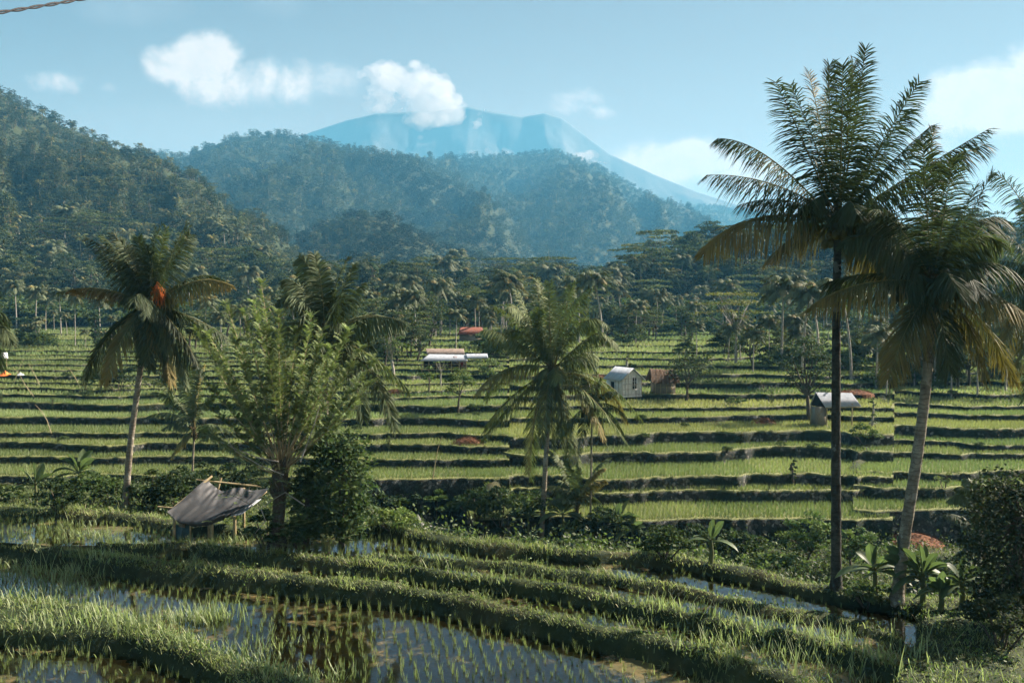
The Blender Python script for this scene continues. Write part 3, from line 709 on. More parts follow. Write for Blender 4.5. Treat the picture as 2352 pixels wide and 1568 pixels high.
def palm_proto(h, seed, nf=18, fl=3.0, lean=.4, col=GREEN, n=24, w=.03, label=None, name='palm_tree', merged=False):
    """a distant palm standing at the origin: trunk + crown"""
    global rng
    r0 = rng; rng = np.random.default_rng(seed)
    t = np.linspace(0, 1, 12); a = rng.random()*6.28
    P = np.stack([math.cos(a)*lean*t**2, math.sin(a)*lean*t**2, h*t-.3*(1-t)], -1)
    bt = MB(); bt.tube(P, np.linspace(.17, .10, 12), 7, (.20, .18, .14)); bc = MB(); top = P[-1]
    for i in range(nf):
        a = i*2.399+rng.normal()*.15; el = 1.1-1.75*(i/nf)+rng.normal()*.1
        hv = np.array((math.cos(a), math.sin(a), 0)); L = fl*rng.uniform(.85, 1.1)
        P1 = top+hv*L*.5*math.cos(el*.8)+np.array((0, 0, L*.5*math.sin(el)+.25*L)); P2 = top+hv*L*(.55+.35*math.cos(el))+np.array((0, 0, L*math.sin(el)*.75-.2*L))
        yc = YEL if rng.random() < .12 else None
        c = np.array(col)*rng.uniform(.8, 1.5)
        frond(bc, top, P1, P2, fl*.24, c, yc, .4, n, w, rng.normal()*.3, ns=1 if merged else 2)
    rng = r0
    return bt, bc
def shape_tree(h, rad, kind, seed, nc=400, ls=.12, col=(.05, .075, .025), barkc=(.16, .14, .11), cz=None, flat=1.0, nclump=22):
    global rng
    r0 = rng; rng = np.random.default_rng(seed)
    bt = MB(); bc = MB(); col = np.array(col)
    cen = []
    if kind == 'umbrella':
        for i in range(nclump):
            a = i*2.399; r_ = rad*math.sqrt((i+.5)/nclump)*.95; lv = rng.choice([.98, .86, .74, .62], p=[.4, .3, .2, .1])
            cen.append((math.cos(a)*r_*(1.25-.5*lv+.2), math.sin(a)*r_, h*lv-.12*r_, rad*rng.uniform(.26, .4), .26))
    elif kind == 'column':
        for i in range(nclump):
            t = (i+.5)/nclump; r_ = rad*(.45+.6*math.sin(t*math.pi))*.55; a = i*2.4
            cen.append((math.cos(a)*r_, math.sin(a)*r_, h*(.12+.86*t), rad*rng.uniform(.4, .6), .9))
    elif kind == 'bush':
        for i in range(nclump):
            a = i*2.4; r_ = rad*math.sqrt((i+.5)/nclump)*.9
            cen.append((math.cos(a)*r_, math.sin(a)*r_, h*(.25+.6*rng.random()*math.sqrt(max(0, 1-(r_/rad)**2))), rad*rng.uniform(.25, .42), .8))
    else:
        zc = h*.66 if cz is None else cz; rz = h-zc
        for i in range(nclump):
            v = unit(rng.normal(size=3)); q = rng.uniform(.45, .95)
            cen.append((v[0]*rad*q, v[1]*rad*q, zc+v[2]*rz*q*flat, rad*rng.uniform(.24, .42), .75))
    cen = np.array(cen)
    if kind != 'bush':
        zf = cen[:, 2].min()*.8 if kind != 'column' else h*.8
        tr = max((.017 if kind == 'umbrella' else .024)*h, .06); jx, jy = rng.normal()*.04*h, rng.normal()*.04*h
        bt.tube(np.array([(0, 0, -.4), (jx*.3, jy*.4, zf*.5), (jx, jy, zf)]), [tr*1.25, tr, tr*.75], 7, barkc)
        for c in cen[::2 if nclump > 10 else 1]:
            m_ = np.array((c[0]*.45+jx, c[1]*.45+jy, (zf+c[2])*.5-.03*h))
            bt.tube(np.array([(jx, jy, zf*.96), m_, c[:3]]), [tr*.5, tr*.3, tr*.1], 5, barkc)
    else:
        for c in cen[::3]: bt.tube(np.array([(c[0]*.2, c[1]*.2, -.1), c[:3]*.7, c[:3]]), [.03, .02, .01], 4, barkc)
    per = max(nc//nclump, 4)
    for c in cen:
        v = unit(rng.normal(size=(per, 3))); v[:, 2] = np.abs(v[:, 2])*.9-.25
        q = c[3]*(rng.random((per, 1))**.4); P = c[:3]+v*q*np.array((1, 1, c[4])); hue = rng.uniform(.7, 1.35)
        bc.cards(P, ls*rng.uniform(.6, 1.3, per), col*hue*rng.uniform(.7, 1.3, (per, 1))*np.array((1+.3*(hue-1), 1, 1)), .6)
    rng = r0
    return bt, bc
def tree_thing(name, label, cat, px, py, h_px, r_px, kind, seed, nc, ls_px, col, Yd=None, group=None, barkc=(.16, .14, .11), mats=('bark', 'leaf'), **kw):
    p = hit(px, py) if Yd is None else at(px, py, Yd)
    if Yd is not None: p[2] = down(p[0], p[1])
    s = p[1]/FP
    bt, bc = shape_tree(h_px*s, r_px*s, kind, seed, nc, ls_px*s, col, barkc, **kw)
    t = thing(name, label, cat, tuple(p), group=group)
    if bt.n: bt.obj('trunk' if kind != 'bush' else 'stems', M[mats[0]], t, True)
    bc.obj('crown' if kind != 'bush' else 'foliage', M[mats[1]], t)
    return t

# ================================================================== HERO PALMS
Yt = dict(y=YEL)
hero_palm('tallest coconut palm on the right, dark mottled trunk and green coconuts', [(1921,1350),(1920,1000),(1921,700)], (1925,512), [
 (1648,318,1760,315),(1622,402,1780,395,dict(dy=-.6)),(1618,578,1730,450,dict(y=YEL,c=OLD,dy=-1.0,ll=.85,n=70)),(1782,188,1850,330,dict(g=.2)),(1815,195,1880,330),(1858,168,1890,300),
 (1905,150,1900,300),(1935,150,1935,300),(1988,112,1965,300,dict(ll=.7)),(1960,150,1950,300,dict(ll=.85)),(2112,188,2020,330),(2090,250,2010,340),(2140,288,2040,370),(2272,296,2110,390,dict(n=66,dy=-.8)),(2268,330,2120,380),
 (2068,560,2030,400,dict(c=LITE,dy=-1.2,d=.6)),(2172,640,2070,500,dict(dy=-.6)),(2015,640,1990,520,dict(y=YEL,dy=.6)),(1700,470,1820,430),(1760,600,1850,500,dict(y=YEL,dy=1.2))],
 (.135, .095), 'dtrunk', .72, nuts=16, extra=5, flen=2.0, n=60, w=.012)
hero_palm('leaning coconut palm with pale ringed trunk in front of the stepped fields', [(2058,1376),(2078,1230),(2108,1040),(2128,880),(2138,760)], (2142,655), [
 (2140,300,2145,470,dict(c=OLD)),(2120,330,2125,470),(2190,365,2165,500),(2278,400,2215,520,dict(g=.15)),(2240,430,2190,540),(1942,555,2040,500),(1900,648,2010,610),(1862,705,1980,620,dict(y=YEL,dy=-.8)),
 (2040,870,2080,730,dict(y=YEL,dy=-.6)),(2052,820,2090,730),(2262,880,2230,700,dict(y=YEL)),(2352,640,2260,560),(2360,730,2270,640,dict(y=YEL,dy=-.7)),(2320,510,2230,460,dict(d=.6)),(2300,560,2230,500,dict(c=LITE)),
 (1985,480,2060,470),(2330,880,2270,720,dict(y=YEL)),(2180,850,2170,750),(2000,560,2070,540,dict(d=.6)),(2110,590,2130,560)],
 (.15, .11), 'trunk', .72, nuts=9, extra=5, flen=1.9, n=58, w=.012)
hero_palm('coconut palm cut off by the right edge of the picture', [(2440,1400),(2436,1000)], (2425,640), [
 (2258,500,2340,560),(2282,400,2340,410,dict(g=.3)),(2250,735,2340,640),(2292,830,2340,700,dict(y=YEL)),(2232,600,2330,585),(2330,870,2380,720,dict(y=YEL)),(2352,480,2400,520),(2300,670,2360,620),(2520,500,2480,520),(2560,650,2500,600),(2380,420,2410,500),(2352,920,2400,760)],
 (.15, .11), 'trunk', .75, nuts=5, extra=4, flen=2.0)
hero_palm('coconut palm in the middle, smooth pale trunk standing behind the grassy bank', [(1243,1240),(1252,1080)], (1266,852), DBL+[
 (1168,705,1195,690,dict(ll=.6)),(1185,668,1215,720),(1232,640,1240,720),(1262,645,1262,720),(1312,655,1285,700),(1345,680,1320,690,dict(ll=.7)),(1392,745,1340,690,dict(ll=.75)),(1418,800,1385,720),
 (1098,800,1160,735),(1094,905,1155,815,dict(y=YEL,c=LITE,dy=-.6)),(1108,1012,1180,910,dict(dy=-.5)),(1212,1085,1222,940,dict(c=OLD,dy=.4)),(1245,1018,1250,920,dict(c=LITE,dy=-1.0,ll=.6)),(1332,1072,1300,930,dict(dy=-.4)),
 (1385,1005,1355,900,dict(y=YEL)),(1436,968,1400,850,dict(y=YEL,c=LITE,dy=-.5)),(1372,862,1350,780,dict(c=LITE,d=.6,dy=-.7)),(1302,1010,1290,920),(1160,760,1210,740),(1225,720,1240,770,dict(dy=-.5))],
 (.135, .10), 'trunk', .68, nuts=3, extra=3, flen=1.7, n=60, w=.015, col=(.115, .145, .055))
rt, base, cw = hero_palm('coconut palm on the left with a drying orange flower cluster under its crown', [(286,1166),(300,1010),(322,850)], (345,700), DBL+[
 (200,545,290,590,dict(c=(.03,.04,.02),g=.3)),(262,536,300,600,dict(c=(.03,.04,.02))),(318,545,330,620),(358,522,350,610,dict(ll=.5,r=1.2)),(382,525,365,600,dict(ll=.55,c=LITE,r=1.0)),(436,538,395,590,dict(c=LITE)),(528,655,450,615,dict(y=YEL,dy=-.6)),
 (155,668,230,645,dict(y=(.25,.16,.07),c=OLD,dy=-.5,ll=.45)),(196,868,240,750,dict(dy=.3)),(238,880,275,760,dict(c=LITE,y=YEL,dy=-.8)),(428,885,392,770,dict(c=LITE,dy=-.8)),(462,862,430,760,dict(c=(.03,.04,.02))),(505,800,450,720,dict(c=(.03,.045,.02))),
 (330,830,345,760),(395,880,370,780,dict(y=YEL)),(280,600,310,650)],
 (.125, .09), 'trunk', .62, nuts=9, extra=8, flen=1.7, n=56, w=.014)
b = MB(); q = at(364, 668, base[1]-.35)-base
for i in range(70):
    a = rng.normal(size=3)*np.array((.06, .06, .12)); P = q+a
    b.tube(np.array([P, P+np.array((rng.normal()*.1, -.08, .1*rng.normal())), P+np.array((rng.normal()*.12+.03, -.1, -.55*rng.random()-.1))]), [.012, .010, .004], 4, np.array((.5, .15, .04))*rng.uniform(.6, 1.3))
fo = b.obj('flower_cluster', M['leaf'], rt); fo['label'] = 'drying orange flower cluster'
hero_palm('coconut palm with long arching fronds behind the feathery tree', [(752,1200),(748,1000)], (745,775), [
 (688,590,735,620),(722,585,745,650),(800,592,765,650,dict(ll=.5)),(812,610,780,680),(640,690,690,640),(628,775,680,700,dict(c=LITE,dy=-.7)),(926,752,860,690),(930,742,850,700),(938,898,868,800,dict(c=LITE,dy=-.8,n=64)),(908,985,870,820,dict(c=LITE,dy=-.8,n=64)),(835,962,820,850),
 (700,880,715,800),(860,800,820,740),(780,680,760,700),(835,650,790,690),(655,640,710,650)],
 (.12, .09), 'trunk', .64, extra=6, flen=1.6, Yb=33, n=64, w=.016, col=(.07, .095, .045))
hero_palm('palm hidden behind the left edge, only its frond tips showing', [(-55,1150),(-50,900)], (-45,760), [(28,790,0,715,dict(c=LITE)),(22,735,-8,690),(5,850,-10,770),(-120,700,-80,700),(-100,830,-70,760),(-20,650,-30,690)],
 (.12, .09), 'trunk', .6, extra=4, flen=1.6)
hero_palm('thin young palm with a ringed stem behind the middle coconut palm', [(1356,1190),(1358,1070)], (1360,935), [(1432,1000,1400,930),(1440,960,1400,910),(1330,1050,1335,960,dict(c=GREEN)),(1395,1040,1385,950),(1300,1000,1325,930),(1380,870,1370,890),(1340,870,1350,890),(1418,900,1390,890)],
 (.05, .04), 'trunk', .4, extra=3, flen=1.0, name='slender_palm', n=34)
# young palms without much stem
def young(label, px, py, crown, tips, ll=.4, Yb=None, col=LITE, sr=.07):
    hero_palm(label, [(px, py)], crown, [(a, b_, (a+crown[0])/2+(crown[0]-a)*.12, (b_+crown[1])/2-abs(a-crown[0])*.28-18) + ((dict(y=YEL),) if i % 5 == 4 else ()) for i, (a, b_) in enumerate(tips)], (sr, sr*.7), 'trunk', ll, Yb, extra=0, name='young_palm', n=40, w=.026, col=col)
young('young palm with an orange stem behind the tarpaulin shelter', 440, 1120, (446,990), [(330,865),(350,900),(400,820),(425,815),(470,840),(500,900),(375,985),(540,1000),(560,1060),(395,1050),(330,960),(455,830)], .42)
young('young coconut palm with upright silvery fronds right of the middle palm', 1322, 1195, (1326,1165), [(1262,1035),(1278,1100),(1240,1120),(1400,1050),(1392,1105),(1375,1150),(1300,1060),(1330,1060),(1250,1160),(1388,1075)], .36)
young('dark palm whose fronds hang over the shrub on the right edge', 2270, 1330, (2262,1260), [(2172,1182),(2190,1240),(2225,1110),(2300,1120),(2270,1100),(2330,1180),(2180,1290),(2350,1130),(2240,1180)], .42, None, (.045,.06,.03))
young('small palm fan rising above the dark shrub at the right edge', 2245, 1200, (2255,1160), [(2195,1120),(2215,1100),(2250,1085),(2285,1100),(2310,1130),(2180,1150)], .3, 30)

# ================================================================== BANANAS
def banana_leaf(B, P0, D, L, W, bend, c, roll=0.):
    D = unit(D); side = unit(np.cross(D, (0, 0, 1.))+1e-6); side = rotv(side, D, roll); K = 12
    t = np.linspace(0, 1, K)[:, None]; C = P0+D*L*t-np.array((0, 0, 1.))*L*bend*t**2.2
    T = unit(np.gradient(C, axis=0)); Nn = np.cross(side, T)
    wp = W*np.interp(t[:, 0], [0, .16, .2, .45, .8, .95, 1], [.03, .03, .45, 1, .85, .35, .05])[:, None]
    jag = 1+.13*np.sin(t*41+rng.random()*6)*rng.random((K, 1))
    V = np.stack([C-side*wp*jag+Nn*wp*.32, C-side*wp*.5+Nn*wp*.2, C, C+side*wp*.5+Nn*wp*.2, C+side*wp*jag+Nn*wp*.32], 1)
    F = grid_faces(K, 5); cc = np.tile(np.array([c, c, np.array(c)*1.5, c, c]), (K, 1))
    B.add(V.reshape(-1, 3), F, cc); B.tube(C, np.linspace(.03, .006, K)*L/1.6, 5, np.array(c)*1.5, False)
def banana(label, px, py, top_py, leaves, s=1., seed=0, Yd=None, col=(.075, .105, .05), group=None):
    p = hit(px, py) if Yd is None else at(px, py, Yd); sc_ = p[1]/FP; H = (py-top_py)*sc_
    t = thing('banana_plant', label, 'banana plant', tuple(p), group=group)
    b = MB(); b.tube(np.array([(0, 0, -.1), (.03, 0, H*.2), (0, 0, H*.46)]), [.08*s, .065*s, .045*s], 8, (.12, .13, .06)); b.obj('stem', M['leaf'], t, True)
    for dx, dz, bend, roll in leaves:
        D = np.array((dx, rng.uniform(-.55, .35), dz)); L = H*.56*rng.uniform(.8, 1.15)
        b = MB(); banana_leaf(b, np.array((0, 0, H*.42)), D, L, .115*L+.04, bend+.08, np.array(col)*rng.uniform(.75, 1.35), roll); b.obj('leaf', M['banana'], t)
LS1 = [(-.6,.7,.3,.8),(.8,.7,.35,-.4),(-.15,1.1,.12,-.6),(-.9,.5,.45,.3),(-.5,1,.2,.9),(.1,1.2,.05,1.2),(.6,.9,.3,-.6),(1,.4,.5,0),(-1,.1,.4,.2),(.4,1,.15,-1)]
LS2 = [(.7,.8,.3,.6),(-.5,.9,.25,-.4),(.05,1.1,.1,.2),(-1,.7,.3,.4),(-.2,1.2,.1,1.3),(.5,1,.25,-.9),(1,.5,.45,.1),(.9,.1,.3,.2),(-.7,.2,.4,-.3)]
for lab, px, py, top, ls, sd in [
 ('banana plant left of the middle palm trunk', 1212,1232,1128,LS1,1),('banana plant just right of the middle palm trunk', 1292,1225,1120,LS2,2),
 ('broad banana clump with a bent yellow leaf between the middle palm and the bare gap', 1418,1258,1130,LS1,3),('second banana plant crowding the broad clump right of the middle palm', 1452,1262,1160,LS2,4),
 ('lone banana plant with two tall leaves standing on the bank', 1632,1292,1172,[(-1,.75,.25,.2),(.12,1.2,.0,1.3),(.45,1.1,.05,1.2),(-.8,.2,.3,0),(.9,.25,.4,0)],5),
 ('banana plant with a pale upright leaf left of the leaning palm', 2008,1378,1215,LS2,6),('banana plant behind the foot of the leaning palm', 2072,1375,1205,LS1,7),
 ('banana plant right of the leaning palm with a long drooping leaf', 2118,1385,1230,LS1,8),('shaded banana plant near the dark shrub on the right', 2208,1395,1255,LS2,9),
 ('short banana plant between the two right-hand banana groups', 2160,1400,1300,LS1,14),('low banana plant at the foot of the dark right shrub', 2270,1400,1290,LS2,15),
 ('big-leaved banana plant at the left among the hedge bushes', 82,1165,1040,[(-.7,.9,.15,.5),(.3,1.3,.05,1.2),(-.1,1.2,.05,1.0),(.9,.9,.25,-.5),(-1,.2,.5,.2)],10),
 ('banana plant with torn leaves behind the hedge bush on the left', 182,1140,1010,LS1,11),('banana clump in front of the left palm fronds', 196,898,835,LS2,12),('second banana clump behind the left palm fronds', 232,900,840,LS1,13)]:
    banana(lab, px, py, top, ls, 1, sd)

# ================================================================== FEATHERY TREE (coppiced, many whips) AND ITS NEIGHBOURS
def spray(B, P, D, L, n, c, ls=.026):
    """compound leaf: rachis with paired leaflets"""
    m = len(P); t = np.linspace(.12, 1, n); tt = np.tile(t, m)[:, None]
    PP = np.repeat(P, n, 0); DD = np.repeat(D, n, 0); LL = np.repeat(L, n)[:, None]
    Q = PP+DD*LL*tt-np.array((0, 0, 1.))*LL*.32*tt**2; S = unit(np.cross(DD, (0, 0, 1.))+rng.normal(size=DD.shape)*.12)
    cc = np.repeat(c, n, 0)
    for sg in (1, -1):
        d = unit(S*sg+DD*.35+rng.normal(size=S.shape)*.15)
        B.blades(Q, d, ls*3.0*(1-.45*tt[:, 0]), ls*.42, unit(DD+rng.normal(size=S.shape)*.2), .02, 2, cc*.9, cc, lambda q: .8 if q else .5)
base = hit(640, 1262); Yf = base[1]
t = thing('feathery_tree', 'pollarded tree with a dark stump and a fan of upright feathery-leaved shoots', 'tree', tuple(base))
b = MB(); Hs = (1262-1060)/FP*Yf
pt = np.array([(0, 0, -.2), (-.02, 0, Hs*.3), (.06, 0, Hs*.65), (.05, .05, Hs*.9), (.1, 0, Hs*1.02)])
b.tube(pt, [.30, .2, .2, .27, .18], 12, (.05, .045, .035))
for i in range(26):
    a = rng.random()*6.28; p = np.array((.05+math.cos(a)*.2, math.sin(a)*.2, Hs*rng.uniform(.6, 1.0)))
    b.tube(np.array([p, p+np.array((math.cos(a)*.1, math.sin(a)*.1, .15)), p+np.array((math.cos(a)*.16, math.sin(a)*.16, .3))]), [.07, .05, .02], 6, (.12, .07, .035))
b.obj('trunk', M['bark'], t, True)
whips = [(600,650,640),(585,700,640),(560,720,620),(520,700,600),(480,770,600),(450,760,590),(455,860,600),(500,850,600),(640,720,640),(655,790,660),(680,760,660),(715,730,680),(740,760,690),(760,800,690),(800,760,710),(830,800,720),
 (850,880,720),(820,930,710),(790,850,700),(540,900,600),(480,930,600),(470,990,600),(700,850,680),(620,830,640),(650,900,650),(770,930,700),(540,790,610),(735,900,690),(580,960,620),(860,830,730),(690,930,670),(610,760,640)]
bw = MB(); bl = MB()
for k, (tx, ty, mx) in enumerate(whips):
    dy = rng.uniform(-1.4, 1.4); P2 = at(tx, ty, Yf+dy)-base; P0 = np.array((.08+rng.normal()*.12, rng.normal()*.12, Hs*.9)); P1 = at(mx, (ty+1060)/2+60, Yf+dy*.4)-base
    C = bez(P0, P1, P2, 16); L = np.linalg.norm(P2-P0)
    bw.tube(C, np.linspace(.032, .007, 16), 5, (.30, .25, .15))
    m = int(38+L*26); tq = rng.uniform(.26, 1.0, m)**.75; tq[-7:] = 1
    P = P0*(1-tq[:, None])**2+2*P1*(tq*(1-tq))[:, None]+P2*(tq**2)[:, None]
    a = rng.random(m)*6.28; D = unit(np.stack([np.cos(a), np.sin(a), .35+.6*rng.random(m)], -1)+.6*unit(P2-P1))
    c = colr(m, (.11, .15, .065), (.24, .29, .13))*(.75+.45*rng.random())
    if rng.random() < .14: c[:3] = (.35, .30, .05)
    spray(bl, P, D, .24+.24*rng.random(m), 15, c)
m = 620; v = rng.normal(size=(m, 3))*np.array((.75, .5, .42)); P = at(660, 1110, Yf)-base+v+np.array((.25, 0, 0)); P[::3] += np.array((-.9, 0, .15)); P[::4] += np.array((.5, 0, -.9)); P[1::3] += np.array((0, -.1, -1.1)); P[2::5] += np.array((-.3, -.1, -1.5))
a = rng.random(m)*6.28; spray(bl, P, unit(np.stack([np.cos(a), np.sin(a)-.3, .2+0*a], -1)), .35+.25*rng.random(m), 19, colr(m, (.09, .13, .055), (.21, .26, .11)))
bw.obj('shoots', M['bamboo'], t); bl.obj('foliage', M['leaf'], t)
# bare tangled twigs
for k, pts in enumerate([[(700,1160),(655,1130),(622,1150),(598,1170),(560,1150),(520,1130)],[(640,1060),(590,1050),(540,1030),(480,1000)],[(652,1090),(600,1070),(540,1035),(505,985)],[(690,1060),(720,980),(735,930)],[(600,1170),(610,1195),(585,1225)]]):
    b = MB(); P = np.array([at(a, c, Yf-.5-.1*k)-base for a, c in pts]); b.tube(P, np.linspace(.022, .008, len(P)), 5, (.3, .27, .2)); b.obj('bare_branch', M['palebark'], t)
GA, GB = (.055, .085, .028), (.075, .12, .035)
def bushes(lst):
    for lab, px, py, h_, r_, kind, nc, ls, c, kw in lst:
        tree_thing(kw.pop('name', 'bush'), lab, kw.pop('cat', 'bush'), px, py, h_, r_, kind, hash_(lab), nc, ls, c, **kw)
def hash_(s): 
    v = 7
    for ch in s: v = (v*31+ord(ch)) & 0xffffff
    return v
bushes([
 ('leafy bush tree leaning right beside the feathery tree, big glossy leaves',785,1262,262,84,'column',5200,6.5,(.055,.085,.035),dict(name='broadleaf_tree',cat='tree',nclump=44)),
 ('tall leafy shrub squeezed between the stump and the leafy bush tree',705,1262,190,44,'column',2600,5.5,(.055,.085,.033),dict(name='shrub',cat='shrub',nclump=24)),
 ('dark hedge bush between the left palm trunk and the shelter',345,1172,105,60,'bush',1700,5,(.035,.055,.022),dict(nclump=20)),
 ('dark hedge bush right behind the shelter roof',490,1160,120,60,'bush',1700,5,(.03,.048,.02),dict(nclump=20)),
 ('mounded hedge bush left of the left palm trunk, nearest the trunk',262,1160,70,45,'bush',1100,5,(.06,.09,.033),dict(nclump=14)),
 ('dark gully thicket below the stone wall, left of the stone marker',915,1180,70,55,'bush',1300,5,(.03,.05,.02),dict(nclump=18)),
 ('dark gully thicket under the pale grassy path',1150,1205,100,55,'bush',1500,5,(.05,.075,.028),dict(nclump=20)),
 ('dark gully thicket right behind the broad banana clump',1390,1235,80,60,'bush',1500,5,(.035,.055,.022),dict(nclump=20)),
 ('dark gully thicket right of the broad banana clump',1530,1275,80,60,'bush',1500,5,(.033,.053,.02),dict(nclump=20)),
 ('dark gully thicket between the lone banana and the airy shrub',1700,1285,85,60,'bush',1500,5,(.035,.055,.022),dict(nclump=20)),
 ('pale ferny bush on the bank below the leaning palm',1990,1385,60,55,'bush',1200,4.5,(.07,.10,.04),dict(nclump=16)),
 ('dark ivy-like growth under the feathery tree stump',615,1262,110,46,'bush',1500,5,(.04,.065,.022),dict(nclump=14)),
 ('low leafy growth between the feathery tree and its leafy neighbour',700,1265,90,50,'bush',1300,5,(.05,.085,.028),dict(nclump=14)),
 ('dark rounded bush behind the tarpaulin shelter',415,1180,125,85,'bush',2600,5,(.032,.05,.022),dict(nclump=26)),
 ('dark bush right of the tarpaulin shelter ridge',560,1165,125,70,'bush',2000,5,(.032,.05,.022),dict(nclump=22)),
 ('hedge bush with mixed leaves left of the left palm trunk',205,1165,95,70,'bush',1900,5,(.055,.085,.03),dict(nclump=18)),
 ('dark hedge bush beside the big-leaved banana plant',140,1172,90,52,'bush',1500,5,(.035,.055,.022),dict(nclump=16)),
 ('low hedge bush at the left edge',20,1160,55,50,'bush',900,5,(.05,.075,.025),dict(nclump=12)),
 ('rounded pale bush on the bank left of the stone marker',905,1212,60,55,'bush',1300,4.5,(.11,.155,.05),dict(nclump=14)),
 ('tall grassy bush hanging over the gully wall',1000,1195,85,40,'bush',1100,5.5,(.06,.095,.03),dict(nclump=14)),
 ('dark creeper bush on the gully wall left of the banana plants',1095,1200,85,62,'bush',1500,5,(.04,.065,.024),dict(nclump=18)),
 ('pale leafy bush right of the middle palm foot',1335,1250,62,50,'bush',1300,4.5,(.11,.155,.055),dict(nclump=16)),
 ('airy light-green shrub left of the tallest palm trunk',1850,1315,145,62,'round',1900,4.5,(.085,.13,.045),dict(name='shrub',cat='shrub',nclump=30)),
 ('second airy shrub just behind the tallest palm trunk',1955,1320,120,60,'round',1500,4.5,(.07,.11,.04),dict(name='shrub',cat='shrub',nclump=26)),
 ('low leafy bush on the bank under the airy shrub',1790,1318,60,60,'bush',1100,4.5,(.08,.12,.04),dict(nclump=16)),
 ('ferny weeds on the bank between the lone banana and the airy shrub',1720,1300,40,50,'bush',900,4,(.09,.13,.045),dict(nclump=12)),
 ('tall dark shrub filling the right edge',2325,1440,345,125,'column',7500,6,(.026,.038,.02),dict(name='shrub',cat='shrub',nclump=70)),
 ('dark shrub in front of the tall one at the right edge',2300,1480,190,90,'bush',3000,5,(.032,.045,.022),dict(name='shrub',cat='shrub',nclump=20)),
 ('dark clump behind the right banana plants',2160,1370,110,90,'bush',2200,5,(.03,.045,.02),dict(nclump=26)),
 ('dark thicket at the foot of the tall stone wall in the middle',1220,1180,55,60,'bush',1100,4.5,(.045,.07,.025),dict(nclump=16)),
 ('dark thicket in the gully below the lone banana plant',1560,1262,75,80,'bush',1300,5,(.03,.05,.02),dict(nclump=20)),
 ('dark thicket in the gully left of the lone banana plant',1500,1262,60,60,'bush',1100,5,(.035,.055,.022),dict(nclump=20)),
 ('dark round tree behind the thatched shed',1578,922,112,66,'round',1900,3.2,(.035,.05,.028),dict(name='broadleaf_tree',cat='tree',nclump=36)),
 ('open-crowned dark tree standing by the tin-roofed field hut',1858,968,195,70,'round',2300,3.6,(.04,.058,.032),dict(name='broadleaf_tree',cat='tree',nclump=34,cz=None)),
 ('small round-crowned tree on the terrace edge in front of the barn',1052,938,95,42,'round',1300,3,(.07,.10,.035),dict(name='small_tree',cat='tree',nclump=18)),
 ('small light-green tree left of the round-crowned one',985,900,60,24,'round',600,3,(.09,.13,.045),dict(name='small_tree',cat='tree',nclump=12)),
 ('bare pale sapling in front of the barn',1012,890,62,20,'umbrella',60,2.5,(.09,.13,.045),dict(name='sapling',cat='tree',nclump=9,mats=('palebark','leaf'))),
 ('bushy tree at the left end of the barn',905,870,135,45,'round',1500,3,(.08,.11,.04),dict(name='small_tree',cat='tree',nclump=24,mats=('palebark','leaf'))),
 ('dark climber-covered post tree behind the barn',965,790,105,12,'column',700,3,(.03,.05,.022),dict(name='column_tree',cat='tree',nclump=14)),
 ('light bush right of the barn',1120,870,55,40,'bush',900,3,(.10,.135,.055),dict(nclump=16)),
 ('dark upright tree in the shaded fields on the left',218,790,75,19,'column',700,3,(.028,.045,.02),dict(name='column_tree',cat='tree',nclump=14)),
 ('dark bush mass behind the left palm trunk',270,900,80,60,'bush',1600,3.5,(.028,.042,.02),dict(nclump=20)),
 ('dark bush with palm leaves right of the left palm trunk',395,905,70,45,'bush',1000,3.5,(.03,.048,.022),dict(nclump=16)),
 ('slender tree stem with few leaves above the white house roof',1444,890,85,9,'column',260,2.6,(.09,.11,.035),dict(name='slender_tree',cat='tree',nclump=9,mats=('palebark','leaf'))),
 ('thin bush sprouting from the stone wall below the open field',1822,1105,50,10,'column',300,3,(.04,.06,.025),dict(name='sapling',cat='tree',nclump=9)),
 ('pruned tree stump with sprouts right of the field hut',2003,980,70,12,'column',200,3,(.06,.085,.035),dict(name='small_tree',cat='tree',nclump=8,mats=('palebark','leaf'))),
 ('round weedy bush right of the field hut',1985,1015,48,36,'bush',800,3,(.06,.09,.03),dict(nclump=14)),
 ('white-flowering twig bush on the right bank',2170,1120,60,30,'bush',300,3,(.12,.15,.06),dict(nclump=8)),
 ('two-lobed bush on the terrace left of the field hut',1690,930,22,26,'bush',400,3,(.06,.09,.03),dict(nclump=8)),
])
# ================================================================== MIDDLE DISTANCE TREES (one of each kind, then copies)
PA = (.10, .12, .065)
def proto_thing(name, bt, bc, tmat='bark', cmat='leaf'):
    t = thing(name, '-', 'tree'); 
    if bt.n: bt.obj('trunk', M[tmat], t, True)
    bc.obj('crown', M[cmat], t); return t
protos = {}
for i in range(3): protos['palm%d' % i] = (proto_thing('palm_tree', *palm_proto(10, 100+i, 24, 3.5, [.3, .9, 1.6][i], PA, 32, .045), 'palebark', cmat='palm'), 'palm tree')
for i in range(2): protos['broad%d' % i] = (proto_thing('broadleaf_tree', *shape_tree(10, 3.6, 'round', 110+i, 2200, .24, (.06, .08, .036), nclump=34)), 'tree')
for i in range(2): protos['umb%d' % i] = (proto_thing('umbrella_tree', *shape_tree(10, 4.6, 'umbrella', 120+i, 1800, .22, (.065, .085, .036), (.3, .28, .24), nclump=26)), 'tree')
protos['col0'] = (proto_thing('slender_tree', *shape_tree(10, 2.0, 'column', 130, 1500, .21, (.06, .085, .035), nclump=20)), 'tree')
protos['bush0'] = (proto_thing('bush', *shape_tree(3, 2.4, 'bush', 131, 1500, .19, (.055, .08, .03), nclump=20)), 'bush')
used = {}
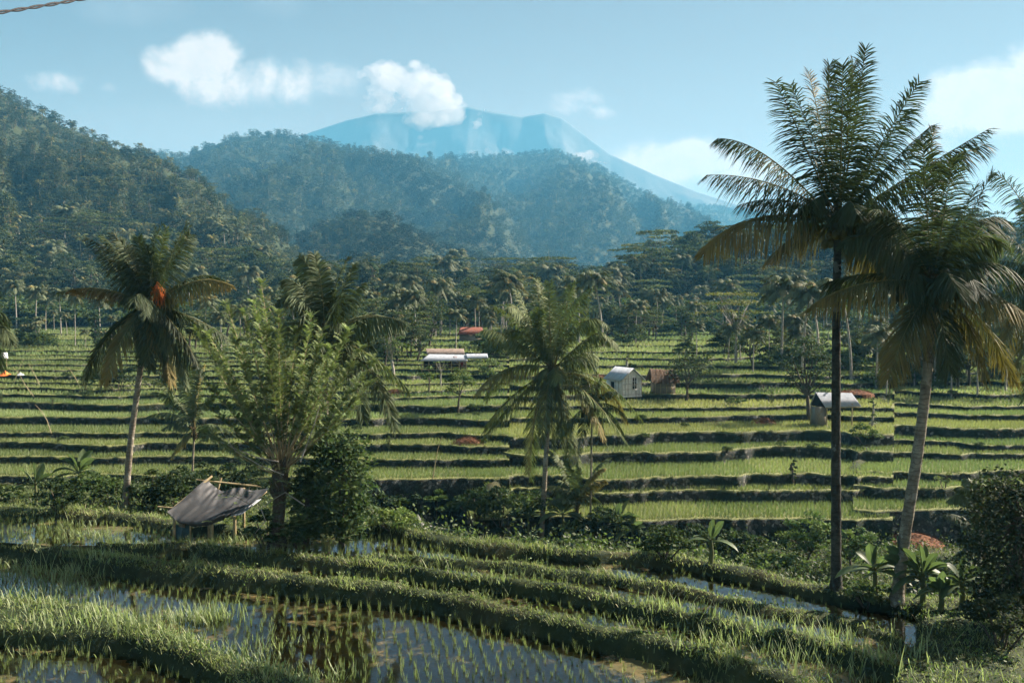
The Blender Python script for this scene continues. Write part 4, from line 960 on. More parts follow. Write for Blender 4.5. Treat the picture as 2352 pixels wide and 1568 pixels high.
def plant(kind, px, py, hpx, label, group, Yd=None, wid=1.0):
    p = hit(px, py) if Yd is None else at(px, py, Yd); p[2] = down(p[0], p[1])
    h = hpx*p[1]/FP; s = h/(3.0 if kind.startswith('bush') else 10.4)
    root, cat = protos[kind]; rz = rng.random()*6.28
    if kind not in used:
        used[kind] = 1; root.location = tuple(p); root.rotation_euler = (0, 0, rz); root.scale = (s*wid, s*wid, s); o = root
    else: o = dup(root, tuple(p), rz, (s*wid, s*wid, s))
    o['label'] = label; o['category'] = cat; 
    if group: o['group'] = group
    elif 'group' in o: del o['group']
    return o
# palms one can pick out
for i, (k, px, py, top, lab) in enumerate([
 (0,1795,852,655,'tall pale palm among the mid-right palms, leftmost of the cluster'),(1,1842,860,668,'tall palm between the pale cluster palm and the tallest palm trunk'),(0,1766,838,735,'short palm in front of the mid-right palm cluster'),(2,1955,872,665,'tall palm just right of the tallest palm trunk in the fields'),
 (1,2036,905,800,'dark palm between the two big right-hand palms, with a drooping skirt'),(0,2012,890,765,'thin dark palm right of the field hut tree'),(2,2185,915,790,'leaning grey palm right of the leaning palm trunk'),(1,2245,905,770,'palm with a dark crown among the right-hand thicket'),
 (0,2310,900,740,'palm at the right edge behind the big fronds'),(1,1700,830,735,'palm left of the short cluster palm'),(0,38,755,655,'palm with golden fronds at the far left field edge'),(1,82,768,668,'palm second from the left at the far field edge'),
 (0,140,770,672,'palm with a white stem at the top of the left fields'),(2,105,762,690,'crooked palm in the left field edge row'),(0,230,775,690,'palm behind the left coconut palm, pale stem'),(1,470,790,690,'palm half hidden behind the feathery tree top'),
 (0,1047,812,720,'yellow-green palm in front of the red roof'),(1,1092,782,690,'pale palm just right of the red-roofed house'),(0,900,775,665,'dark palm behind the blue-roofed house'),(1,1000,775,655,'palm above the barn roof'),
 (2,1385,800,640,'dark palm behind the middle palm crown, on its right'),(0,1330,790,650,'pale palm behind the middle palm crown'),(1,1180,790,640,'palm left of the middle palm crown'),(0,1668,770,655,'lone palm before the dark hillside'),
 (1,1590,780,700,'small palm at the edge of the dark hillside'),(0,2100,890,775,'palm seen between the leaning trunk and the thin dark palm'),(1,2160,865,760,'slim palm behind the leaning trunk'),(0,1600,820,745,'small palm at the sunny field edge'),(0,1460,790,700,'small palm at the foot of the dark hill')]):
    plant('palm%d' % k, px, py, py-top, lab, None)
t = plant('palm0', 173, 798, 120, 'very thin tall palm alone in the left fields', None, wid=.55)
tree_thing('umbrella_tree', 'pale-trunked tree with a flat olive crown leaning left over the sunny fields', 'tree', 1690, 836, 170, 85, 'umbrella', 201, 1700, 3.2, (.12, .13, .055), barkc=(.45, .42, .36), mats=('palebark', 'leaf'), nclump=26)
tree_thing('bare_tree', 'nearly leafless tree with white upright branches behind the cluster palms', 'tree', 1880, 800, 160, 45, 'umbrella', 202, 90, 3, (.1, .11, .05), barkc=(.5, .48, .42), mats=('palebark', 'leaf'), nclump=18)
tree_thing('broadleaf_tree', 'tall knobbly light tree at the left foot of the dark hill', 'tree', 1492, 760, 100, 26, 'column', 203, 900, 3, (.1, .125, .055), nclump=16)
tree_thing('broadleaf_tree', 'round pale tree left of the knobbly light tree', 'tree', 1450, 770, 58, 26, 'round', 204, 800, 3, (.1, .125, .055), nclump=18)
for i, (px, Yd, h, r_) in enumerate([(1512, 285, 112, 52), (1598, 300, 80, 40), (1655, 300, 80, 45), (1462, 250, 85, 40), (1560, 262, 55, 35), (1740, 265, 90, 60), (1810, 260, 85, 60), (1700, 310, 70, 50), (2310, 320, 70, 34), (1870, 250, 80, 55)]):
    tree_thing('umbrella_tree', ['layered flat-topped tree standing highest at the left end of the dark hill', 'flat-topped tree second from the left on the dark hill crest', 'broad flat-topped tree on the dark hill crest under the long palm frond', 'layered tree at the lower left shoulder of the dark hill', 'small layered tree between the tall flat-topped trees', 'layered tree halfway up the dark hill', 'wide layered tree right of the halfway one on the dark hill', 'flat tree on the hill crest partly behind the long frond', 'dark crown on the skyline at the far right', 'layered tree touching the tallest palm trunk'][i],
               'tree', px, 600, h, r_, 'umbrella', 210+i, 1500, 3.2, (.085, .105, .05), Yd=Yd, barkc=(.4, .38, .33), mats=('palebark', 'leaf'), nclump=24)
def sow(n, pxr, pyr, kinds, hr, label, group, avoid=()):
    k = 0
    while k < n:
        px, py = rng.uniform(*pxr), rng.uniform(*pyr)
        if any(a < px < b and c < py < d for a, b, c, d in avoid): continue
        kd = kinds[rng.integers(len(kinds))]; f = rng.uniform(*hr)*(.5 if kd.startswith('bush') else 1)
        plant(kd, px, py, f, label[kd[:3]], group[kd[:3]]); k += 1
def LG(where, w2=None):
    return ({'pal': 'pale palm standing '+where, 'bro': 'rounded leafy tree standing '+where, 'umb': 'flat-crowned tree standing '+where, 'col': 'slender upright tree standing '+where, 'bus': 'low bush growing '+where},
            {'pal': 'palms '+where, 'bro': 'leafy trees '+where, 'umb': 'flat-crowned trees '+where, 'col': 'slender trees '+where, 'bus': 'bushes '+where})
L_, G_ = LG('around the barn and the hidden village houses')
sow(26, (790, 985), (750, 812), ['broad0', 'broad1', 'palm0', 'umb0', 'col0', 'broad0'], (70, 125), L_, G_)
sow(16, (985, 1180), (748, 776), ['broad0', 'broad1', 'palm1', 'palm0', 'umb1'], (70, 120), L_, G_)
sow(10, (810, 930), (800, 850), ['broad0', 'broad1', 'bush0', 'bush0'], (50, 80), L_, G_)
L_, G_ = LG('at the back of the upper fields')
sow(44, (560, 1520), (746, 772), ['broad0', 'broad1', 'palm0', 'umb0', 'palm1', 'bush0'], (70, 120), L_, G_)
sow(26, (1520, 2352), (746, 762), ['broad0', 'broad1', 'palm0', 'umb0', 'palm1', 'bush0'], (60, 100), L_, G_)
for (cx0, cy0, sx, sy, nn, w1, kk, h0, h1) in [(1800,838,85,12,14,'in the clump in front of the cluster palms',['palm0','bush0','palm1','broad0','bush0'],60,120),(1640,815,60,10,10,'in the clump by the flat olive-crowned tree',['broad0','bush0','palm1','broad1'],50,95),
  (2190,872,150,22,30,'in the long thicket behind the leaning palm',['palm0','broad0','bush0','palm2','broad1','bush0'],70,140),(1440,778,70,10,14,'in the clump at the foot of the dark hill',['broad0','palm1','umb1','bush0'],60,100),
  (900,815,75,18,18,'in the grove left of the barn',['broad0','palm0','broad1','umb0','bush0'],70,130),(690,790,90,16,16,'in the grove behind the feathery tree top',['broad1','palm1','broad0','bush0'],70,125),(1140,815,40,14,10,'in the clump right of the barn',['broad0','bush0','palm1'],60,105),
  (60,800,60,14,10,'in the clump on the left edge of the shaded fields',['broad0','palm1','bush0'],45,85),(1240,785,60,10,12,'in the grove behind the middle palm',['broad1','palm0','umb0'],70,110),(1980,845,60,14,12,'in the clump just right of the tallest trunk',['palm0','bush0','broad1'],60,110),(1560,770,50,8,8,'in the clump before the dark hillside',['broad1','col0','bush0'],50,90)]:
    L_, G_ = LG(w1)
    for _ in range(nn):
        px, py = cx0+rng.normal()*sx*.6, min(max(cy0+rng.normal()*sy*.6, 748), 905)
        if (960 < px < 1125 and 800 < py < 880) or (1390 < px < 1560 and py > 860): continue
        kd = kk[rng.integers(len(kk))]; plant(kd, px, py, rng.uniform(h0, h1)*(.55 if kd == 'bush0' else 1), L_[kd[:3]], G_[kd[:3]])
L_, G_ = LG('behind the feathery tree')
sow(14, (380, 800), (760, 830), ['broad0', 'palm1', 'broad1', 'palm0', 'col0'], (70, 120), L_, G_)
L_, G_ = LG('scattered over the sunny upper terraces')
sow(62, (1380, 2352), (750, 800), ['col0', 'bush0', 'bush0', 'umb1', 'palm0', 'broad1', 'bush0', 'broad0'], (34, 70), L_, G_)
L_, G_ = LG('in the thicket right of the leaning palm')
sow(34, (2080, 2400), (800, 905), ['broad0', 'palm0', 'palm2', 'bush0', 'broad1', 'bush0'], (60, 115), L_, G_)
L_, G_ = LG('between the field hut and the cluster palms')
sow(16, (1700, 2080), (800, 862), ['bush0', 'bush0', 'palm1', 'broad1', 'bush0'], (50, 80), L_, G_)
L_, G_ = LG('on the shaded upper terraces at the left')
sow(12, (-20, 330), (748, 812), ['bush0', 'palm1', 'col0', 'palm0'], (36, 60), L_, G_)
L_, G_ = LG('on the banks between the rice terraces')
sow(56, (-20, 2352), (765, 1040), ['bush0', 'bush0', 'bush0', 'col0'], (22, 44), L_, G_, avoid=[(1380, 1640, 850, 960), (940, 1130, 800, 860), (1780, 2000, 890, 990)])
L_, G_ = LG('along the front edge of the valley forest')
for i in range(100):
    px = rng.uniform(-40, 2400); plant('bush0', px, 740, rng.uniform(36, 84), L_['bus'], G_['bus'], Yd=rng.uniform(178, 205), wid=1.5)
for i in range(150):
    px = -60+i*2480/150+rng.normal()*8; Yd = rng.uniform(200, 262)
    kd = ['palm0', 'broad1', 'broad0', 'broad1', 'umb0', 'palm2', 'col0', 'broad0'][rng.integers(8)]
    if 1420 < px < 2100 and rng.random() < .6: kd = 'broad0'
    plant(kd, px, 740, rng.uniform(70, 120)*225/Yd, L_[kd[:3]], G_[kd[:3]], Yd=Yd)

for i in range(120):
    px = -40+i*2440/120+rng.normal()*14; Yd = rng.uniform(222, 330)
    kd = ['broad1', 'broad0', 'broad1', 'umb0', 'umb1', 'palm2'][rng.integers(6)]
    plant(kd, px, 740, rng.uniform(75, 130)*240/Yd, L_[kd[:3]], G_[kd[:3]], Yd=Yd, wid=1.15)
# ================================================================== FOREST (beyond counting): crowns placed on the hills
def merged(bt, bc, name):
    b = MB(); b.v = bt.v+bc.v; b.c = bt.c+bc.c; o4 = []; o3 = []; 
    b.n = bt.n+bc.n; b.f4 = bt.f4+[f+bt.n for f in bc.f4]; b.f3 = bt.f3+[f+bt.n for f in bc.f3]
    return b.mesh(name, M['forest'])
fc = bpy.data.collections.new('forest_kinds')
FC1 = (.036, .05, .027)
plist_dark = []
plist = [merged(*shape_tree(10, 3.8, 'round', 301, 460, .37, FC1, nclump=24), 'a'), merged(*shape_tree(10, 4.2, 'round', 302, 460, .38, (.05, .063, .032), nclump=20), 'b'),
         merged(*shape_tree(11, 4.8, 'umbrella', 303, 440, .36, (.06, .072, .036), (.12, .11, .09), nclump=20), 'c'), merged(*shape_tree(12, 3.0, 'column', 304, 420, .36, FC1, nclump=18), 'd'),
         merged(*palm_proto(10, 305, 15, 3.6, .5, (.10, .115, .07), 12, .10, merged=True), 'e'), merged(*palm_proto(8, 306, 14, 3.8, .9, (.07, .088, .045), 12, .10, merged=True), 'f')]
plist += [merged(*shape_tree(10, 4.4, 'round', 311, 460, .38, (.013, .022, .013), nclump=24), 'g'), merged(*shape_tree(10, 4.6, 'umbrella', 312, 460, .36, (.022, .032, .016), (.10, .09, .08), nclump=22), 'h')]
for i, m_ in enumerate(plist):
    o = bpy.data.objects.new('forest_kind_%d' % i, m_); fc.objects.link(o)
def scatter(name, P, sc_, pid, label):
    me = bpy.data.meshes.new(name); me.from_pydata(P.tolist(), [], [])
    for nm, ty, v in (('sc', 'FLOAT', sc_), ('rz', 'FLOAT', rng.random(len(P))*6.28)):
        a = me.attributes.new(nm, ty, 'POINT'); a.data.foreach_set('value', v.astype(np.float32))
    a = me.attributes.new('pid', 'INT', 'POINT'); a.data.foreach_set('value', pid.astype(np.int32))
    o = bpy.data.objects.new(name, me); COL.objects.link(o)
    g = bpy.data.node_groups.new(name, 'GeometryNodeTree')
    g.interface.new_socket('Geometry', in_out='INPUT', socket_type='NodeSocketGeometry'); g.interface.new_socket('Geometry', in_out='OUTPUT', socket_type='NodeSocketGeometry')
    b = NB(g); gi = b.n('NodeGroupInput'); go_ = b.n('NodeGroupOutput')
    def attr(nm, ty):
        q = b.n('GeometryNodeInputNamedAttribute', data_type=ty); q.inputs['Name'].default_value = nm; return q.outputs[0]
    ci = b.n('GeometryNodeCollectionInfo'); ci.inputs['Collection'].default_value = fc; ci.inputs['Separate Children'].default_value = True; ci.inputs['Reset Children'].default_value = True
    ip = b.n('GeometryNodeInstanceOnPoints'); ip.inputs['Pick Instance'].default_value = True
    L = g.links.new
    L(gi.outputs[0], ip.inputs['Points']); L(ci.outputs[0], ip.inputs['Instance']); L(attr('pid', 'INT'), ip.inputs['Instance Index'])
    cx = b.n('ShaderNodeCombineXYZ'); L(attr('rz', 'FLOAT'), cx.inputs[2]); er = b.n('FunctionNodeEulerToRotation'); L(cx.outputs[0], er.inputs[0]); L(er.outputs[0], ip.inputs['Rotation'])
    L(attr('sc', 'FLOAT'), ip.inputs['Scale']); L(ip.outputs[0], go_.inputs[0])
    md = o.modifiers.new('scatter', 'NODES'); md.node_group = g
    tag(o, label, 'forest', kind='stuff'); return o
# weight of each terrain cell = how much picture it covers
pr_x = HV[..., 0]/HV[..., 1]*FP; pr_y = HV[..., 2]/HV[..., 1]*FP
ax, ay = pr_x[1:, 1:]-pr_x[:-1, :-1], pr_y[1:, 1:]-pr_y[:-1, :-1]; bx, by_ = pr_x[1:, :-1]-pr_x[:-1, 1:], pr_y[1:, :-1]-pr_y[:-1, 1:]
area = (bx*ay-ax*by_)/2*-1
if np.median(area) < 0: area = -area
Yc_ = HYY[:-1, :-1]; size = 7.0*np.clip(Yc_/700, .8, 1.35); cpx = size*.8*FP/Yc_
wgt = np.maximum(area, 0)/(cpx**2)*4.6+.004*np.abs(area)/(cpx**2)
# never leave an open skyline: crests get extra
warea = (HYY[1:, :-1]-HYY[:-1, :-1])*9.0/FP*Yc_
wgt = np.maximum(wgt, warea/np.where(Yc_ < 330, 26., 48.)*(Yc_ < 520))
inx = (HP[:-1, :-1] > -450) & (HP[:-1, :-1] < 2830) & (Yc_ > 205)
cnt = rng.poisson(np.clip(wgt, 0, 40)*inx); ii, jj = np.nonzero(cnt); rep_ = cnt[ii, jj]; ii = np.repeat(ii, rep_); jj = np.repeat(jj, rep_)
a_, b_ = rng.random(len(ii))[:, None], rng.random(len(ii))[:, None]
Pf = (HV[ii, jj]*(1-a_)+HV[ii, jj+1]*a_)*(1-b_)+(HV[ii+1, jj]*(1-a_)+HV[ii+1, jj+1]*a_)*b_
lay = HLAY[ii, jj]; szz = size[ii, jj]/10*rng.uniform(.6, 1.35, len(ii)); Pf[:, 2] -= .5
pid = rng.choice(4, len(ii), p=[.4, .3, .14, .16]); ppalm = np.where(lay == 0, .42, np.where((lay == 1) | (lay == 2), .25, .08))*sst(.35, .6, vn(Pf[:, 0]*.012, Pf[:, 1]*.012, 77)+.1)
pm = rng.random(len(ii)) < ppalm; pid[pm] = 4+rng.integers(0, 2, pm.sum())
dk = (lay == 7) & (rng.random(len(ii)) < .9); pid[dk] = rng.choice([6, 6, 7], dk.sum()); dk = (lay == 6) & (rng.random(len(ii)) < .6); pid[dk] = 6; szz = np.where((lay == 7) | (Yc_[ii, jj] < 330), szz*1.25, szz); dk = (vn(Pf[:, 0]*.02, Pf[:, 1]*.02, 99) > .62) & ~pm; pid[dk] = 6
print('forest', len(ii))
scatter('forest', Pf, szz, pid, 'forest covering the hills and the valley floor')
# undergrowth over the gully and the slopes below the fields
U = MB(); m = 7000
x = rng.uniform(-24, 30, m*3); y = rng.uniform(24, 52, m*3); z, isb, s = near_h(x, y, True)
k = (s > .9) & in_view(x, y, 330) & (y < 51.3); k &= rng.random(len(x)) < np.where(x > -8, .9, .25)*np.clip(2.0*vn(x*.35, y*.35, 88)-.25, 0, 1)
x, y, z = x[k][:m], y[k][:m], z[k][:m]; n = len(x)
for i in range(n):
    q = 16; h = rng.uniform(.25, .75); v = rng.normal(size=(q, 3))*np.array((.28, .28, .22)); hue = rng.uniform(.6, 1.5)
    P = np.array((x[i], y[i], z[i]+h*.5))+v*np.array((1, 1, h*1.6)); U.cards(P, rng.uniform(.04, .10, q), np.array((.06, .085, .032))*hue*rng.uniform(.7, 1.3, (q, 1)), .5)
m = 80000; x = rng.uniform(-24, 30, m); y = rng.uniform(24, 52, m); z, isb, s = near_h(x, y, True); k = (s > .5) & in_view(x, y, 330); x, y, z = x[k], y[k], z[k]; n = len(x)
D, a = hdir(n, .9); c = colr(n, (.09, .12, .045), (.24, .27, .11)); U.blades(np.stack([x, y, z], -1), D, .2+.45*rng.random(n)*vn(x*.8, y*.8, 5), .012, np.stack([-np.sin(a), np.cos(a), 0*a], -1), .5, 3, c*.6, c)
tag(U.obj('undergrowth', M['grass']), 'weeds and ferns covering the gully slopes', 'undergrowth', kind='stuff')
# ================================================================== BUILDINGS AND MADE THINGS
def part(parent, name, m, fn, smooth=False, label=None):
    b = MB(); fn(b); o = b.obj(name, M[m] if isinstance(m, str) else m, parent, smooth)
    if label: o['label'] = label
    return o
def quad_slab(b, c, th=.03, corr=0, n=1):
    """thick sheet from 4 corners (a,b,c,d around), optionally corrugated across a-b"""
    a, b_, c_, d = map(lambda q: np.asarray(q, float), c); K = max(int(corr), 1)*2+1 if corr else 2
    s = np.linspace(0, 1, K)[:, None]; N_ = unit(np.cross(b_-a, d-a)); wv = (np.arange(K) % 2)[:, None]*.022*(1 if corr else 0)
    T = a+(b_-a)*s+N_*wv; Bt = d+(c_-d)*s+N_*wv
    V = np.concatenate([T, Bt, T-N_*th, Bt-N_*th]); F = []
    for i in range(K-1): F += [(i, i+1, K+i+1, K+i), (2*K+i, 3*K+i, 3*K+i+1, 2*K+i+1), (i, 2*K+i, 2*K+i+1, i+1), (K+i, K+i+1, 3*K+i+1, 3*K+i)]
    F += [(0, K, 3*K, 2*K), (K-1, 3*K-1, 4*K-1, 2*K-1)]
    b.add(V, F)
# --- white plank house
p = hit(1452, 922); W_, Dp, He, Hr = 1.86, 2.25, 1.25, 2.02
p = p+np.array((0, .2, 0)); p[2] = down(p[0], p[1]+.6)-.02
t = thing('plank_house', 'small white plank field house with a bluish tin gable roof', 'house', tuple(p), R(26))
part(t, 'wall', 'plank', lambda b: (b.add(np.array([(-W_/2, 0, -.2), (W_/2, 0, -.2), (W_/2, 0, He), (0, 0, Hr), (-W_/2, 0, He)]), [(0, 1, 2), (0, 2, 3), (0, 3, 4)]),
     b.add(np.array([(-W_/2, Dp, -.2), (W_/2, Dp, -.2), (W_/2, Dp, He), (0, Dp, Hr), (-W_/2, Dp, He)]), [(2, 1, 0), (3, 2, 0), (4, 3, 0)]),
     b.box(-W_/2+.03, Dp/2, He/2-.1, .05, Dp-.004, He+.2), b.box(W_/2-.03, Dp/2, He/2-.1, .05, Dp-.004, He+.2)))
def batt(b):
    for x in (-.9, -.62, -.35, .12+.25, .64, .9): b.box(x, -.012, He/2-.05, .022, .02, He+(.6 if abs(x) < .5 else .05))
    for z in (.02, .42, .82, He): b.box(0, -.014, z, W_, .018, .02)
    for y in (.45, .9, 1.9): b.box(-W_/2-.012, y, He/2, .02, .03, He)
part(t, 'batten', 'weave', batt)
ov = .22; ex = (W_/2+ov); sl = (Hr-He)/(W_/2); ze = Hr-sl*ex+.04
part(t, 'roof_sheet', 'tin', lambda b: quad_slab(b, [(0, -ov, Hr+.05), (0, Dp+ov, Hr+.05), (-ex, Dp+ov, ze), (-ex, -ov, ze)], .03, 14))
part(t, 'roof_sheet', 'tin', lambda b: quad_slab(b, [(.01, Dp+ov, Hr+.05), (.01, -ov, Hr+.05), (ex, -ov, ze), (ex, Dp+ov, ze)], .03, 14))
def winf(b):
    for x in (-.045, .16, .365): b.box(x+.06, -.035, .86, .035, .05, .94)
    for z in (.39, .7, 1.02, 1.33): b.box(.22, -.033, z, .44, .045, .035)
wn = part(t, 'window', 'plank', winf); part(wn, 'pane', 'paintedshade', lambda b: b.box(.22, -.006, .86, .40, .012, .92))
part(t, 'door', 'paintedshade', lambda b: b.box(-W_/2-.004, 1.32, .45, .012, .5, 1.0))  # near-black panel, the unlit doorway painted on the wall
part(t, 'shutter', 'white', lambda b: b.box(-W_/2-.02, 1.95, .72, .03, .46, .75))
# --- thatched shed beside it
q = at(1505, 921, p[1]+.6)-p; 
t2p = np.array(at(1528, 922, p[1]+.9)); t2p[2] = p[2]
t = thing('thatched_shed', 'woven bamboo shed with a dark sagging thatch roof under a tree', 'shed', tuple(t2p), R(6))
part(t, 'wall', 'weave', lambda b: (b.box(0, .05, .45, 1.55, .06, 1.3), b.box(-.8, .75, .45, .06, 1.3, 1.3), b.box(.8, .75, .45, .06, 1.3, 1.3)))
def posts(b):
    for x in (-.8, -.38, .1, .5, .8): b.box(x, -.01, .45, .045, .05, 1.34)
    b.box(0, -.03, -.02, 1.66, .05, .05); b.box(0, -.03, .5, 1.62, .03, .03)
part(t, 'bamboo_frame', 'bamboo', posts)
def thatch(b):
    n = 26; u = np.linspace(-1.18, 1.12, n); rows = []
    for k, (yy, zz) in enumerate([(-.38, .88), (-.3, 1.0), (.1, 1.42), (.5, 1.78), (.75, 1.9), (1.0, 1.78), (1.4, 1.42), (1.85, .9)]):
        sq = 1-.12*max(0, zz-1.0); rows.append(np.stack([u*sq, yy+0*u, zz+(rng.random(n)-.5)*(.11 if zz > .95 else .22)-.04*(u+1)], -1))
    A = np.stack(rows); b.add(A.reshape(-1, 3), grid_faces(*A.shape[:2]))
    m = 500; s = rng.random(m); P = np.stack([rng.uniform(-1.15, 1.1, m), -.36+s*1.0, .9+s*.95], -1)
    b.blades(P, np.array((0, -.6, -.8)), .22, .012, np.array((1., 0, 0)), .1, 2, (1, 1, 1), (1, 1, 1))
part(t, 'roof', 'thatch', thatch)
# --- tin-roofed field hut
Yh = hit(1885, 981)[1]; o0 = at(1885, 981, Yh); o0[2] = down(o0[0], o0[1]+.5)-.05
Q_ = lambda px, py, dy=0.: at(px, py, Yh+dy)-o0
t = thing('field_hut', 'open field hut with a grey corrugated tin roof on posts', 'hut', tuple(o0))
r1, r2, e1, e2 = Q_(1873, 901, .75), Q_(1956, 902.5, .75), Q_(1895, 935, -.1), Q_(1978, 933, -.1)
part(t, 'roof_sheet', 'tin', lambda b: quad_slab(b, [r1, r2, e2, e1], .025, 40))
e3 = Q_(1860, 930, 1.5); part(t, 'roof_sheet', 'tin', lambda b: quad_slab(b, [r2+(0, .02, 0), r1+(0, .02, 0), e3, e3+(r2-r1)], .025, 40))
part(t, 'gable_shade_panel', 'paintedshade', lambda b: b.add(np.array([r1+(.06, 0, -.05), e1+(.06, 0, -.02), e3+(.06, 0, -.02)]), [(0, 1, 2)]))  # dark sheet painting in the shade under the roof end
part(t, 'wall', 'weave', lambda b: b.box(*(Q_(1884, 958, .12)), .76, .05, 1.42))
part(t, 'wall', 'weave', lambda b: b.box(*(Q_(1868, 957, .9)), .05, 1.3, 1.4))
for px, dy, py in ((1899, .02, 960), (1957, .02, 955), (1957, 1.3, 955), (1863, 1.35, 957)):
    c_ = Q_(px, py, dy); part(t, 'post', 'bamboo', lambda b: b.tube(np.array([c_-(0, 0, 1.1), c_+(0, 0, .82)]), .045, 8))
part(t, 'beam', 'bamboo', lambda b: b.tube(np.array([e1+(.05, .1, -.05), e2+(-.05, .1, -.05)]), .03, 6))
# --- barn with rails
Yb_ = hit(1020, 853)[1]; o0 = at(1020, 853, Yb_); o0[2] = down(o0[0], o0[1])-.05
Q_ = lambda px, py, dy=0.: at(px, py, Yb_+dy)-o0
t = thing('barn', 'long open barn with a brown upper roof and pale tin lower roof', 'barn', tuple(o0))
part(t, 'upper_roof', 'rust', lambda b: quad_slab(b, [Q_(978, 801, 2.6), Q_(1065, 801, 2.6), Q_(1067.5, 816, 1.4), Q_(980, 814, 1.4)], .04, 26))
part(t, 'lower_roof', 'tin', lambda b: quad_slab(b, [Q_(986, 813.5, 1.3), Q_(1069, 814.8, 1.3), Q_(1074, 829, -.2), Q_(965, 829, -.2)], .03, 30))
part(t, 'side_roof', 'tin', lambda b: quad_slab(b, [Q_(1070, 813, 1.2), Q_(1119, 812, 1.2), Q_(1121, 822, .2), Q_(1072, 823, .2)], .03, 14))
part(t, 'roof_patch', 'redtile', lambda b: quad_slab(b, [Q_(1039, 817.5, 1.0), Q_(1047, 817.5, 1.0), Q_(1050, 822, .5), Q_(1041, 822, .5)], .02))
part(t, 'roof_patch', 'redtile', lambda b: quad_slab(b, [Q_(985, 814.5, 1.25), Q_(994, 814.5, 1.25), Q_(991, 818, .95), Q_(983, 818, .95)], .02))
part(t, 'back_wall', 'paintedshade', lambda b: b.box(*Q_(1022, 838, 2.4), 3.9, .06, 1.6))  # barn's dark inside painted as a near-black wall
for px in (969, 985, 1003, 1020, 1037, 1055, 1071):
    c_ = Q_(px, 842, 0 if px % 2 else .1); part(t, 'post', 'bamboo', lambda b: b.tube(np.array([c_-(0, 0, .9), c_+(0, 0, .52)]), .035, 6))
for py in (837, 843, 849):
    part(t, 'rail', 'bamboo', lambda b: b.tube(np.array([Q_(966, py+.5, -.06), Q_(1073, py-.5, -.06)]), .022, 5))
b = MB(); 
for i in range(5): b.blades(np.array([(0.02*i, 0, 0)]), np.array((.1-.04*i, 0, -1.)), .40, .07, np.array((1., 0, .1)), .02, 3, (1, 1, 1), (1, 1, 1))
o = b.obj('hanging_cloth', M['redcloth']); o.location = tuple(at(1060, 832, Yb_-.15)); tag(o, 'red cloth hanging at the right end of the barn', 'cloth')
# --- roofs among the trees
def farhouse(name, label, x0, x1, ytop, yeave, yb, py0, m, wallm='plank'):
    Yd = hit((x0+x1)/2, py0)[1]; o0 = at((x0+x1)/2, py0, Yd); o0[2] = down(o0[0], o0[1])
    q = lambda px, py, dy=0.: at(px, py, Yd+dy)-o0
    t = thing(name, label, 'house', tuple(o0)); w_ = (x1-x0)/FP*Yd
    part(t, 'roof', m, lambda b: (quad_slab(b, [q(x0+5, ytop, 2), q(x1-5, ytop, 2), q(x1, yeave, 0), q(x0, yeave, 0)], .06, 12), quad_slab(b, [q(x1-5, ytop, 2.03), q(x0+5, ytop, 2.03), q(x0, yeave, 4), q(x1, yeave, 4)], .06, 12)))
    z1 = q(0, yeave, 0)[2]; part(t, 'wall', wallm, lambda b: b.box(0, 1.9, z1/2-.15, w_*.9, 3.2, z1+.2)); return t
farhouse('tiled_house', 'red tiled house roof glowing among the village trees', 1052, 1112, 752, 768, 778, 786, 'redtile', 'weave')
farhouse('tin_house', 'house with a pale blue roof behind the arching fronds', 868, 903, 767, 779, 786, 792, 'bluetin')
Yd = hit(12, 838)[1]; o0 = at(12, 838, Yd); o0[2] = down(o0[0], o0[1]); q = lambda px, py, dy=0.: at(px, py, Yd+dy)-o0
t = thing('field_shelter', 'tiny field shelter with a white sheet roof at the left edge', 'hut', tuple(o0))
part(t, 'roof', 'white', lambda b: (quad_slab(b, [q(-6, 811, .8), q(17, 810, .8), q(19, 823, 0), q(-4, 822, 0)], .03)))
for px in (-1, 15): 
    c_ = q(px, 832, .1); part(t, 'post', 'bamboo', lambda b: b.tube(np.array([c_-(0, 0, .5), c_+(0, 0, .42)]), .035, 6))
def tent(name, label, cat, x0, x1, ya, yb, m, py0):
    Yd = hit((x0+x1)/2, py0)[1]; o0 = at((x0+x1)/2, py0, Yd); o0[2] = down(o0[0], o0[1]); w_ = (x1-x0)/FP*Yd/2; h = (yb-ya)/FP*Yd
    b = MB(); n = 14; k = 5; rows = []
    for i in range(k):
        tt = i/(k-1); a = np.arange(n)*2*math.pi/n; rr = (.02+.98*tt)*(1+.12*np.sin(a*3+1)*tt)
        rows.append(np.stack([np.cos(a)*w_*rr, np.sin(a)*w_*.7*rr, h*(1-tt**.8)+.02+.03*np.sin(a*5)*tt], -1))
    A = np.stack(rows+[]); i = np.arange(k-1)[:, None]*n; j = np.arange(n)[None]; b.add(A.reshape(-1, 3), np.stack([i+j, i+n+j, i+n+(j+1) % n, i+(j+1) % n], -1).reshape(-1, 4))
    o = b.obj(name, M[m], smooth=False); o.location = tuple(o0); tag(o, label, cat)
tent('tarpaulin', 'bright orange tarpaulin heap on the left field', 'tarpaulin', -4, 27, 852, 864, 'orange', 863)
tent('sheet', 'white sheet bundled beside the orange tarpaulin', 'sheet', 38, 55, 852, 859, 'white', 862)
